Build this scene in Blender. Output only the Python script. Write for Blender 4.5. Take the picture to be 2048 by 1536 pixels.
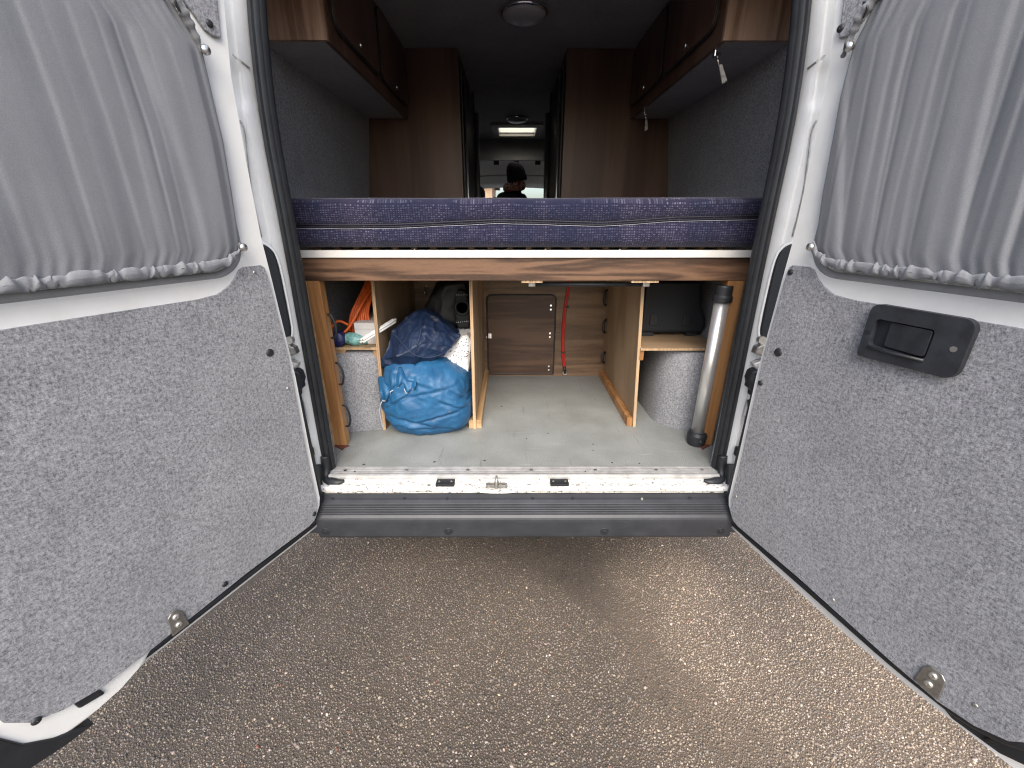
import bpy, bmesh, math, random
import numpy as np
from mathutils import Vector, Matrix, noise
from mathutils import geometry as mgeo

R = math.radians
rng = random.Random(7)
for o in list(bpy.data.objects):
    bpy.data.objects.remove(o)
SC = bpy.context.scene
COL = SC.collection

# ------------------------------------------------------------------ camera
cd = bpy.data.cameras.new('camera')
cam = bpy.data.objects.new('camera', cd)
COL.objects.link(cam)
cam.location = (-.05, -1.40, 1.468)
cam.rotation_euler = (R(90 - 21.563), 0, R(-.13))
cd.sensor_width = 36
cd.lens = 830 / 2048 * 36
cd.clip_start = .02
cd.clip_end = 400
SC.camera = cam

# ------------------------------------------------------------------ sky, sun, exposure
SUN_EL, SUN_AZ = 44, 181          # azimuth clockwise from +Y (into the van)
w = bpy.data.worlds.new('World')
SC.world = w
w.use_nodes = True
nt = w.node_tree
bg = nt.nodes['Background']
sky = nt.nodes.new('ShaderNodeTexSky')
sky.sky_type = 'NISHITA'
sky.sun_disc = False
sky.sun_elevation = R(SUN_EL)
sky.sun_rotation = R(SUN_AZ)
sky.air_density = 1.0
sky.dust_density = 3.5
sky.ozone_density = 1.0
nt.links.new(sky.outputs[0], bg.inputs[0])
bg.inputs[1].default_value = .15
sl = bpy.data.lights.new('sun', 'SUN')
sl.energy = 1.5
sl.angle = R(45)
sl.color = (1, .97, .93)
sun = bpy.data.objects.new('sun', sl)
COL.objects.link(sun)
az = R(SUN_AZ)
el = R(SUN_EL)
dirv = Vector((math.sin(az) * math.cos(el), math.cos(az) * math.cos(el), math.sin(el)))
sun.rotation_euler = dirv.to_track_quat('Z', 'Y').to_euler()
sun.location = dirv * 12
vs = SC.view_settings
vs.view_transform = 'Standard'
vs.look = 'None'
vs.exposure = 1.12
vs.gamma = 1
vs.use_curve_mapping = False
SC.cycles.max_bounces = 10
SC.cycles.diffuse_bounces = 6
SC.cycles.glossy_bounces = 4
SC.cycles.transmission_bounces = 8
SC.cycles.use_denoising = True
SC.cycles.denoising_prefilter = 'NONE'
SC.cycles.use_adaptive_sampling = False
SC.cycles.sample_clamp_indirect = 3
SC.cycles.filter_width = 1.2
SC.cycles.caustics_reflective = False
SC.cycles.caustics_refractive = False

# ------------------------------------------------------------------ material helpers
class NT:
    def __init__(s, name):
        s.m = bpy.data.materials.new(name)
        s.m.use_nodes = True
        s.t = s.m.node_tree
        s.b = s.t.nodes['Principled BSDF']
        s.co = None
    def n(s, typ, **kw):
        nd = s.t.nodes.new(typ)
        for k, v in kw.items():
            if k.startswith('i_'):
                nd.inputs[k[2:].replace('_', ' ')].default_value = v
            else:
                setattr(nd, k, v)
        return nd
    def l(s, a, b):
        s.t.links.new(a, b)
    def coord(s, scale=(1, 1, 1), rot=(0, 0, 0)):
        if s.co is None:
            s.co = s.n('ShaderNodeTexCoord')
        mp = s.n('ShaderNodeMapping')
        mp.inputs['Scale'].default_value = scale
        mp.inputs['Rotation'].default_value = rot
        s.l(s.co.outputs['Object'], mp.inputs[0])
        return mp.outputs[0]
    def noise(s, scale, detail=3, rough=.55, vec=None, dist=0):
        nd = s.n('ShaderNodeTexNoise')
        nd.inputs['Scale'].default_value = scale
        nd.inputs['Detail'].default_value = detail
        nd.inputs['Roughness'].default_value = rough
        nd.inputs['Distortion'].default_value = dist
        s.l(vec if vec is not None else s.coord(), nd.inputs['Vector'])
        return nd.outputs['Fac']
    def ramp(s, fac, stops, interp='LINEAR'):
        nd = s.n('ShaderNodeValToRGB')
        nd.color_ramp.interpolation = interp
        e = nd.color_ramp.elements
        while len(e) < len(stops):
            e.new(.5)
        for k, (p, c) in enumerate(stops):
            e[k].position = p
            e[k].color = (*c, 1) if len(c) == 3 else c
        s.l(fac, nd.inputs[0])
        return nd.outputs[0]
    def mix(s, fac, a, b, mode='MIX'):
        nd = s.n('ShaderNodeMix')
        nd.data_type = 'RGBA'
        nd.blend_type = mode
        for sock, v in ((nd.inputs[0], fac), (nd.inputs[6], a), (nd.inputs[7], b)):
            if hasattr(v, 'links'):
                s.l(v, sock)
            elif isinstance(v, (int, float)):
                sock.default_value = v
            else:
                sock.default_value = (*v, 1)
        return nd.outputs[2]
    def math(s, op, a, b=None, c=None):
        nd = s.n('ShaderNodeMath', operation=op)
        for k, v in enumerate((a, b, c)):
            if v is None:
                continue
            if hasattr(v, 'links'):
                s.l(v, nd.inputs[k])
            else:
                nd.inputs[k].default_value = v
        return nd.outputs[0]
    def bump(s, h, strength=.3, dist=.002):
        nd = s.n('ShaderNodeBump')
        nd.inputs['Strength'].default_value = strength
        nd.inputs['Distance'].default_value = dist
        s.l(h, nd.inputs['Height'])
        s.l(nd.outputs[0], s.b.inputs['Normal'])
    def set(s, color=None, rough=None, metal=None, spec=None, **kw):
        b = s.b
        if color is not None:
            if hasattr(color, 'links'):
                s.l(color, b.inputs['Base Color'])
            else:
                b.inputs['Base Color'].default_value = (*color, 1)
        if rough is not None:
            if hasattr(rough, 'links'):
                s.l(rough, b.inputs['Roughness'])
            else:
                b.inputs['Roughness'].default_value = rough
        if metal is not None:
            b.inputs['Metallic'].default_value = metal
        if spec is not None:
            b.inputs['Specular IOR Level'].default_value = spec
        for k, v in kw.items():
            b.inputs[k.replace('_', ' ')].default_value = v
        return s.m

M = {}
def carpet(name, lo, hi, fs=330):
    t = NT(name)
    a = t.noise(fs, 4, .65)
    b = t.noise(fs * .5, 3, .6, t.coord((1, 1, .45), (R(25), R(18), 0)))
    e = t.noise(fs * .5, 3, .6, t.coord((.45, .45, 1), (R(-20), 0, R(30))))
    c = t.noise(6, 4, .6)
    f = t.math('ADD', t.math('MULTIPLY', a, .40), t.math('ADD', t.math('MULTIPLY', b, .30), t.math('MULTIPLY', e, .30)))
    col = t.ramp(f, [(.38, lo), (.5, tuple((x + y) / 2 for x, y in zip(lo, hi))), (.62, hi)])
    d = t.ramp(c, [(.3, (.86, .86, .87)), (.7, (1.05, 1.05, 1.05))])
    col = t.mix(1, col, d, 'MULTIPLY')
    lint = t.ramp(t.noise(120, 2, .5, t.coord((1, 1, .25), (R(40), 0, R(20)))), [(.74, (0,) * 3), (.78, (.5,) * 3)])
    col = t.mix(lint, col, (.62, .61, .60))
    t.bump(f, .5, .004)
    M[name] = t.set(col, .95, spec=.15, Sheen_Weight=.15)
carpet('carpet', (.098, .101, .108), (.425, .43, .45), 440)
carpet('carpet_dark', (.30, .305, .31), (.46, .465, .47), 300)

def paint(name, col, rough=.32, dirt=.25, chips=False):
    t = NT(name)
    a = t.noise(14, 5, .6)
    c = t.mix(t.ramp(a, [(.45, (0, 0, 0)), (.8, (dirt,) * 3)]), col, (.50, .47, .40))
    if chips:
        v = t.noise(70, 6, .7, t.coord((1, 1.6, 1)))
        k = t.ramp(v, [(.555, (0, 0, 0)), (.60, (.9, .9, .9))])
        c = t.mix(k, c, (.10, .085, .07))
        v2 = t.noise(26, 5, .65, t.coord((.35, 2.2, 2)))
        k2 = t.ramp(v2, [(.60, (0, 0, 0)), (.70, (.8, .8, .8))])
        c = t.mix(k2, c, (.22, .11, .05))
        t.bump(v, .3, .002)
    else:
        t.bump(t.noise(40, 2), .06, .002)
    M[name] = t.set(c, rough, spec=.5)
paint('white_paint', (.77, .77, .75))
paint('sill_paint', (.72, .705, .66), .5, .5, True)

def wood(name, dark, mid, light, scale, freq=9, rough=.42, fine=1.0, rot=(0, 0, 0)):
    # scale stretches the grain: a small number along the board
    t = NT(name)
    v = t.coord(scale, rot)
    a = t.noise(1, 3, .5, v, .25)
    rings = t.math('SINE', t.math('MULTIPLY', a, freq * 6.28))
    rings = t.math('MULTIPLY_ADD', rings, .5, .5)
    f = t.noise(5, 4, .6, t.coord(tuple(x * 6 for x in scale), rot))
    g = t.math('ADD', t.math('MULTIPLY', rings, .55), t.math('MULTIPLY', f, .55 * fine))
    col = t.ramp(g, [(.15, dark), (.5, mid), (.9, light)])
    t.bump(f, .08, .001)
    M[name] = t.set(col, rough, spec=.4)
wood('walnut_x', (.026, .014, .009), (.088, .048, .029), (.165, .093, .055), (1.3, 9, 15), 5)
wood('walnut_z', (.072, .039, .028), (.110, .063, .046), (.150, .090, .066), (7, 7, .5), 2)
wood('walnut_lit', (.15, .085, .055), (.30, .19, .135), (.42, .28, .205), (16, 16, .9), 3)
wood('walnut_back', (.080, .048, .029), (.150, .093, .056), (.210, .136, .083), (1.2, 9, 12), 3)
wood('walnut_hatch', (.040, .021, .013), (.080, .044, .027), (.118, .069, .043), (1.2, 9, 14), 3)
wood('plywood', (.26, .175, .10), (.34, .232, .138), (.40, .28, .175), (3, 6, 1.6), 2, .6, .7)
wood('ply_edge', (.20, .115, .06), (.44, .30, .175), (.56, .40, .25), (160, 160, 3), 1, .7)
wood('timber', (.25, .115, .040), (.36, .178, .067), (.43, .225, .092), (18, 18, 1.0), 3, .5, .8)
wood('batten', (.34, .20, .095), (.45, .29, .145), (.54, .365, .20), (14, 1.2, 14), 3, .55, .8)

def plain(name, col, rough=.5, metal=0, var=.12, scale=30, bump=.05, **kw):
    t = NT(name)
    a = t.noise(scale, 4, .6)
    c = t.mix(1, col, t.ramp(a, [(.3, (1 - var,) * 3), (.7, (1 + var * .4,) * 3)]), 'MULTIPLY')
    if bump:
        t.bump(t.noise(scale * 6, 2), bump, .001)
    M[name] = t.set(c, rough, metal, **kw)
plain('rubber', (.017, .019, .022), .5, var=.35, scale=18)
plain('plastic_black', (.018, .020, .023), .5, var=.3, scale=40)
plain('handle_plastic', (.026, .029, .035), .48, var=.5, scale=25, bump=.25)
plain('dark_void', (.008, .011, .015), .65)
plain('bumper', (.034, .037, .043), .44, var=.3, scale=14, bump=.22)
plain('alu', (.70, .69, .67), .34, 1, .15, 12)
plain('anodised_tube', (.80, .79, .77), .30, .75, .06, 12)
plain('worn_alu', (.50, .495, .48), .45, .3, .3, 26)
plain('anodised', (.74, .72, .68), .42, .25, .12, 12)
plain('alu_bright', (.80, .79, .77), .24, 1, .1, 10)
plain('alu_dull', (.62, .61, .58), .5, .6, .35, 60)
plain('steel', (.42, .41, .39), .4, .9, .35, 60)
plain('chrome', (.85, .85, .85), .12, 1, .02)
plain('zinc', (.55, .54, .50), .42, .8, .3, 80)
plain('orange_rubber', (.72, .13, .02), .45, var=.15)
plain('red_cable', (.50, .02, .018), .4)
plain('navy_plug', (.012, .018, .10), .4)
plain('teal', (.20, .44, .42), .35, var=.3, scale=40, bump=.3)
plain('white_card', (.66, .65, .64), .7, var=.08)
plain('pvc', (.72, .72, .70), .35, var=.05)
plain('rust_red', (.15, .045, .03), .7, var=.4, scale=90)
plain('lamp_plastic', (.52, .53, .56), .28, var=.03, scale=4, bump=0)
plain('beige_trim', (.46, .44, .40), .7, var=.1)
plain('headliner', (.62, .62, .57), .85, var=.08)
plain('jacket', (.024, .027, .036), .8, var=.3, scale=20)
plain('trouser', (.03, .03, .036), .85)
plain('seat_cloth', (.020, .021, .024), .85)
plain('tyre', (.02, .02, .021), .8)
plain('underbody', (.03, .03, .03), .8)
plain('thread', (.45, .46, .50), .8)
plain('zip', (.012, .012, .02), .6)
plain('skin', (.52, .30, .22), .5, var=.1)
plain('hair', (.10, .07, .05), .7)
plain('dash', (.03, .03, .033), .6)
plain('roof_tile', (.14, .07, .05), .8, var=.4)

def vinyl():
    t = NT('vinyl')
    a = t.noise(420, 3, .7)
    col = t.ramp(a, [(.36, (.15, .16, .155)), (.5, (.265, .28, .27)), (.64, (.37, .385, .375))])
    d = t.noise(7, 4, .6)
    col = t.mix(1, col, t.ramp(d, [(.3, (.82, .82, .80)), (.7, (1.05, 1.05, 1.05))]), 'MULTIPLY')
    sc = t.noise(1, 4, .6, t.coord((60, 5, 1), (0, 0, R(35))))
    sc2 = t.noise(1, 4, .6, t.coord((6, 80, 1), (0, 0, R(20))))
    col = t.mix(t.ramp(sc, [(.64, (0,) * 3), (.72, (.45,) * 3)]), col, (.10, .10, .095))
    col = t.mix(t.ramp(sc2, [(.66, (0,) * 3), (.74, (.4,) * 3)]), col, (.50, .50, .49))
    col = t.mix(t.ramp(t.noise(2.5, 5, .7), [(.52, (0,) * 3), (.75, (.5,) * 3)]), col, (.17, .155, .13))
    M['vinyl'] = t.set(col, t.ramp(d, [(.3, (.35,) * 3), (.7, (.5,) * 3)]), spec=.4)
vinyl()

def cloth_curtain():
    t = NT('curtain_cloth')
    a = t.noise(900, 2, .7)
    b = t.noise(12, 3)
    col = t.mix(1, t.ramp(a, [(.3, (.165, .173, .19)), (.7, (.265, .275, .292))]), t.ramp(b, [(.3, (.95,) * 3), (.7, (1.03,) * 3)]), 'MULTIPLY')
    t.bump(a, .2, .0006)
    t.set(col, .75, spec=.25, Sheen_Weight=.3)
    tr = t.n('ShaderNodeBsdfTranslucent')
    t.l(col, tr.inputs[0])
    mx = t.n('ShaderNodeMixShader')
    mx.inputs[0].default_value = .14
    out = t.t.nodes['Material Output']
    t.l(t.b.outputs[0], mx.inputs[1])
    t.l(tr.outputs[0], mx.inputs[2])
    t.l(mx.outputs[0], out.inputs[0])
    M['curtain_cloth'] = t.m
cloth_curtain()

def mattress_mat():
    t = NT('mattress_cloth')
    co = t.coord()
    sep = t.n('ShaderNodeSeparateXYZ')
    t.l(co, sep.inputs[0])
    u = t.math('MULTIPLY', sep.outputs[0], 1 / .0088)
    v = t.math('MULTIPLY', t.math('ADD', sep.outputs[2], t.math('MULTIPLY', sep.outputs[1], -1)), 1 / .0072)
    fu = t.math('ABSOLUTE', t.math('SUBTRACT', t.math('FRACT', u), .5))
    fv = t.math('ABSOLUTE', t.math('SUBTRACT', t.math('FRACT', v), .5))
    dot = t.math('MULTIPLY', t.math('LESS_THAN', fu, .30), t.math('LESS_THAN', fv, .24))
    cmb = t.n('ShaderNodeCombineXYZ')
    t.l(t.math('FLOOR', u), cmb.inputs[0])
    t.l(t.math('FLOOR', v), cmb.inputs[1])
    wn = t.n('ShaderNodeTexWhiteNoise')
    wn.noise_dimensions = '2D'
    t.l(cmb.outputs[0], wn.inputs['Vector'])
    bands = t.noise(1, 2, .5, t.coord((9, 1, 1)))
    amt = t.math('MULTIPLY', dot, t.math('MULTIPLY', t.math('POWER', wn.outputs[0], 1.4), t.ramp(bands, [(.3, (.30,) * 3), (.66, (1.0,) * 3)])))
    base = t.mix(t.ramp(bands, [(.4, (0, 0, 0)), (.6, (1, 1, 1))]), (.012, .014, .038), (.022, .019, .043))
    n2 = t.noise(240, 3, .7)
    base = t.mix(1, base, t.ramp(n2, [(.3, (.5,) * 3), (.7, (1.25,) * 3)]), 'MULTIPLY')
    col = t.mix(amt, base, (.125, .125, .185))
    t.bump(t.math('ADD', dot, n2), .35, .0015)
    M['mattress_cloth'] = t.set(col, .9, spec=.15, Sheen_Weight=.2)
mattress_mat()

def bag_mat(name, col, dark, rough, stain=True):
    t = NT(name)
    a = t.noise(10, 4, .6)
    c = t.mix(t.ramp(a, [(.35, (0,) * 3), (.7, (1,) * 3)]), dark, col)
    if stain:
        b = t.noise(17, 5, .7)
        c = t.mix(t.ramp(b, [(.62, (0,) * 3), (.70, (.55,) * 3)]), c, (.16, .15, .14))
    t.bump(t.noise(26, 4, .6), .35, .01)
    M[name] = t.set(c, rough, spec=.45)
bag_mat('blue_nylon', (.018, .108, .235), (.012, .076, .178), .50)
bag_mat('navy_nylon', (.010, .024, .062), (.007, .015, .042), .46)
bag_mat('black_nylon', (.006, .007, .008), (.004, .0045, .005), .6, False)
bag_mat('green_webbing', (.014, .019, .017), (.008, .011, .010), .8, False)

def speckled():
    t = NT('speckled_plastic')
    v = t.n('ShaderNodeTexVoronoi', feature='F1')
    v.inputs['Scale'].default_value = 95
    t.l(t.coord(), v.inputs['Vector'])
    sp = t.ramp(v.outputs['Distance'], [(.26, (1,) * 3), (.34, (0,) * 3)])
    area = t.ramp(t.noise(9, 3), [(.44, (0,) * 3), (.5, (1,) * 3)])
    c = t.mix(t.math('MULTIPLY', sp, area), (.72, .72, .72), (.03, .03, .03))
    t.bump(t.noise(30, 4), .4, .01)
    M['speckled_plastic'] = t.set(c, .4)
speckled()

def scarf():
    t = NT('scarf_cloth')
    a = t.noise(38, 4, .7)
    c = t.ramp(a, [(.38, (.05, .03, .03)), (.45, (.60, .04, .04)), (.55, (.80, .78, .72)), (.62, (.30, .03, .03))])
    M['scarf_cloth'] = t.set(c, .9)
scarf()

def glass(name, col, rough=0.0, tint=.85):
    t = NT(name)
    t.set(col, rough, Transmission_Weight=1.0, IOR=1.45)
    M[name] = t.m
glass('window_glass', (.12, .14, .14))
def thin_glass():
    t = NT('windscreen_glass')
    tr = t.n('ShaderNodeBsdfTransparent')
    tr.inputs[0].default_value = (.94, .96, .95, 1)
    gl = t.n('ShaderNodeBsdfGlossy')
    gl.inputs['Roughness'].default_value = .02
    mx = t.n('ShaderNodeMixShader')
    mx.inputs[0].default_value = .06
    t.l(tr.outputs[0], mx.inputs[1])
    t.l(gl.outputs[0], mx.inputs[2])
    t.l(mx.outputs[0], t.t.nodes['Material Output'].inputs[0])
    M['windscreen_glass'] = t.m
    t = NT('hatch_dome_plastic')
    tr = t.n('ShaderNodeBsdfTransparent')
    tr.inputs[0].default_value = (.95, .90, .76, 1)
    tl = t.n('ShaderNodeBsdfTranslucent')
    tl.inputs[0].default_value = (.85, .80, .66, 1)
    mx = t.n('ShaderNodeMixShader')
    mx.inputs[0].default_value = .5
    t.l(tr.outputs[0], mx.inputs[1])
    t.l(tl.outputs[0], mx.inputs[2])
    t.l(mx.outputs[0], t.t.nodes['Material Output'].inputs[0])
    M['hatch_dome_plastic'] = t.m
thin_glass()

def lit_side(t):
    # brighter light along the right side, put into the asphalt colour
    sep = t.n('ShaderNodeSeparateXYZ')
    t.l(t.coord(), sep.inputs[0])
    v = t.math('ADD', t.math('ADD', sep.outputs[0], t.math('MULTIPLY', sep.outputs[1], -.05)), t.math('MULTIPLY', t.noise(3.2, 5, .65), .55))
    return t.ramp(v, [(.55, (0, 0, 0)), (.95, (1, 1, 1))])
def ground_mat():
    t = NT('asphalt')
    a = t.noise(260, 4, .7)
    col = t.ramp(a, [(.3, (.055, .045, .035)), (.6, (.120, .097, .075)), (.75, (.18, .147, .115))])
    c = t.noise(1.1, 4, .55)
    col = t.mix(1, col, t.ramp(c, [(.35, (.75, .75, .75)), (.65, (1.15, 1.12, 1.08))]), 'MULTIPLY')
    t.bump(a, .8, .006)
    col = t.mix(lit_side(t), col, t.mix(1, col, (1.8, 1.72, 1.62), 'MULTIPLY'))
    M['asphalt'] = t.set(col, .72, spec=.4)
    t = NT('stone_chips')
    at = t.n('ShaderNodeAttribute')
    at.attribute_name = 'tone'
    c = t.noise(1.1, 4, .55)
    d = t.noise(500, 2)
    col = t.mix(1, at.outputs['Color'], t.ramp(c, [(.35, (.72, .72, .72)), (.65, (1.15, 1.12, 1.08))]), 'MULTIPLY')
    col = t.mix(1, col, t.ramp(d, [(.3, (.75,) * 3), (.7, (1.15,) * 3)]), 'MULTIPLY')
    col = t.mix(lit_side(t), col, t.mix(.16, t.mix(1, col, (1.75, 1.70, 1.62), 'MULTIPLY'), (.40, .34, .27)))
    M['stone_chips'] = t.set(col, .58, spec=.4)
    t = NT('brick_wall')
    br = t.n('ShaderNodeTexBrick')
    br.inputs['Color1'].default_value = (.42, .25, .14, 1)
    br.inputs['Color2'].default_value = (.50, .33, .20, 1)
    br.inputs['Mortar'].default_value = (.45, .40, .33, 1)
    br.inputs['Scale'].default_value = 4.4
    t.l(t.coord((1, 1, 1), (R(90), 0, 0)), br.inputs['Vector'])
    M['brick_wall'] = t.set(br.outputs[0], .85)
ground_mat()

# ------------------------------------------------------------------ mesh helpers
ORIGIN = {}
def link(name, me, mat, parent=None, smooth=False, bevel=0, solid=0, sub=0, angle=35):
    o = bpy.data.objects.new(name, me)
    COL.objects.link(o)
    if mat:
        me.materials.append(M[mat])
    if parent is not None:
        o.parent = parent
        o.matrix_parent_inverse = Matrix.Translation(-ORIGIN.get(parent.name, Vector((0, 0, 0))))
    if smooth:
        for p in me.polygons:
            p.use_smooth = True
    if solid:
        md = o.modifiers.new('solid', 'SOLIDIFY')
        md.thickness = abs(solid)
        md.offset = 1 if solid > 0 else -1
    if bevel:
        md = o.modifiers.new('bevel', 'BEVEL')
        md.width = bevel
        md.segments = 2
        md.limit_method = 'ANGLE'
        md.angle_limit = R(angle)
        md.harden_normals = False
    if sub:
        md = o.modifiers.new('sub', 'SUBSURF')
        md.levels = sub
        md.render_levels = sub
    return o

def thing(name, label, cat, loc, group=None):
    o = bpy.data.objects.new(name, None)
    COL.objects.link(o)
    o.location = loc
    o.empty_display_size = .1
    ORIGIN[o.name] = Vector(loc)
    tag(o, label, cat, group)
    return o

def tag(o, label=None, cat=None, group=None, kind=None):
    for k, v in (('label', label), ('category', cat), ('group', group), ('kind', kind)):
        if v:
            o[k] = v
    return o

class MB:
    def __init__(s):
        s.v = []
        s.f = []
    def add(s, vs, fs):
        k = len(s.v)
        s.v += [tuple(v) for v in vs]
        s.f += [tuple(i + k for i in f) for f in fs]
        return s
    def box(s, x0, x1, y0, y1, z0, z1, fn=None):
        vs = [(x, y, z) for x in (x0, x1) for y in (y0, y1) for z in (z0, z1)]
        if fn:
            vs = [fn(*v) for v in vs]
        return s.add(vs, [(0, 1, 3, 2), (4, 6, 7, 5), (0, 4, 5, 1), (2, 3, 7, 6), (0, 2, 6, 4), (1, 5, 7, 3)])
    def prism(s, outer, a, b, fn, holes=()):
        # polygon (p, q) with holes, from depth a to b; fn(p, q, depth) -> xyz
        loops = [list(outer)] + [list(h) for h in holes]
        flat = [Vector((p, q, 0)) for lp in loops for p, q in lp]
        tris = mgeo.tessellate_polygon([[Vector((p, q, 0)) for p, q in lp] for lp in loops])
        n = len(flat)
        vs = [fn(v.x, v.y, a) for v in flat] + [fn(v.x, v.y, b) for v in flat]
        fs = [tuple(t) for t in tris] + [tuple(i + n for i in reversed(t)) for t in tris]
        k = 0
        for lp in loops:
            m = len(lp)
            for i in range(m):
                j = (i + 1) % m
                fs.append((k + i, k + j, n + k + j, n + k + i))
            k += m
        return s.add(vs, fs)
    def tube(s, path, r, seg=8, cap=True, flat=1.0):
        path = [Vector(p) for p in path]
        rr = r if isinstance(r, (list, tuple)) else [r] * len(path)
        vs, fs = [], []
        up = None
        for i, p in enumerate(path):
            t = (path[min(i + 1, len(path) - 1)] - path[max(i - 1, 0)]).normalized()
            if up is None:
                up = Vector((0, 0, 1)) if abs(t.z) < .9 else Vector((0, 1, 0))
            a = t.cross(up).normalized()
            b = a.cross(t).normalized()
            up = b
            for k in range(seg):
                q = 2 * math.pi * k / seg
                vs.append(p + a * math.cos(q) * rr[i] + b * math.sin(q) * rr[i] * flat)
        for i in range(len(path) - 1):
            for k in range(seg):
                fs.append((i * seg + k, i * seg + (k + 1) % seg, (i + 1) * seg + (k + 1) % seg, (i + 1) * seg + k))
        if cap:
            fs.append(tuple(reversed(range(seg))))
            fs.append(tuple((len(path) - 1) * seg + k for k in range(seg)))
        return s.add(vs, fs)
    def lathe(s, prof, c, axis='z', seg=24, fn=None):
        # prof: (radius, height) list
        vs, fs = [], []
        for r, h in prof:
            for k in range(seg):
                q = 2 * math.pi * k / seg
                p = (r * math.cos(q), r * math.sin(q), h)
                if axis == 'x':
                    p = (p[2], p[0], p[1])
                elif axis == 'y':
                    p = (p[0], p[2], p[1])
                p = (p[0] + c[0], p[1] + c[1], p[2] + c[2])
                vs.append(fn(*p) if fn else p)
        for i in range(len(prof) - 1):
            for k in range(seg):
                fs.append((i * seg + k, i * seg + (k + 1) % seg, (i + 1) * seg + (k + 1) % seg, (i + 1) * seg + k))
        fs.append(tuple(reversed(range(seg))))
        fs.append(tuple((len(prof) - 1) * seg + k for k in range(seg)))
        return s.add(vs, fs)
    def grid(s, nu, nv, fn, close_u=False):
        vs = [fn(i / (nu - (0 if close_u else 1)), j / (nv - 1)) for j in range(nv) for i in range(nu)]
        fs = []
        for j in range(nv - 1):
            for i in range(nu if close_u else nu - 1):
                k = (i + 1) % nu
                fs.append((j * nu + i, j * nu + k, (j + 1) * nu + k, (j + 1) * nu + i))
        return s.add(vs, fs)
    def build(s, name, mat, parent=None, fix=True, **kw):
        me = bpy.data.meshes.new(name)
        me.from_pydata(s.v, [], s.f)
        if fix:
            bm = bmesh.new()
            bm.from_mesh(me)
            bmesh.ops.recalc_face_normals(bm, faces=bm.faces)
            bm.to_mesh(me)
            bm.free()
        me.update()
        return link(name, me, mat, parent, **kw)

def rrect(x0, x1, y0, y1, r, n=6):
    rs = r if isinstance(r, (list, tuple)) else [r] * 4      # bl, br, tr, tl
    out = []
    for (cx, cy, a0, rad) in ((x0 + rs[0], y0 + rs[0], 180, rs[0]), (x1 - rs[1], y0 + rs[1], 270, rs[1]),
                              (x1 - rs[2], y1 - rs[2], 0, rs[2]), (x0 + rs[3], y1 - rs[3], 90, rs[3])):
        for k in range(n + 1):
            q = R(a0 + 90 * k / n)
            out.append((cx + rad * math.cos(q), cy + rad * math.sin(q)))
    return out

def smooth_path(pts, n=8):
    pts = [Vector(p) for p in pts]
    out = []
    for i in range(len(pts) - 1):
        p0, p1, p2, p3 = pts[max(i - 1, 0)], pts[i], pts[i + 1], pts[min(i + 2, len(pts) - 1)]
        for k in range(n):
            t = k / n
            out.append(.5 * ((2 * p1) + (p2 - p0) * t + (2 * p0 - 5 * p1 + 4 * p2 - p3) * t * t + (3 * p1 - p0 - 3 * p2 + p3) * t ** 3))
    out.append(pts[-1])
    return out

def lerp_tab(tab, x):
    if x <= tab[0][0]:
        return tab[0][1]
    for (a, b), (c, d) in zip(tab, tab[1:]):
        if x <= c:
            return b + (d - b) * (x - a) / (c - a)
    return tab[-1][1]

XZ = lambda p, q, d: (p, d, q)          # prism extruded along y
XY = lambda p, q, d: (p, q, d)          # along z
YZ = lambda p, q, d: (d, p, q)          # along x

# ------------------------------------------------------------------ ground
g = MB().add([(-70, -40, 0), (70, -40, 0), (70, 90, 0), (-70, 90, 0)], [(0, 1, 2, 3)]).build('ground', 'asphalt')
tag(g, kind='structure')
g['label'] = 'brown worn asphalt ground with pale stone chippings'

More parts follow.
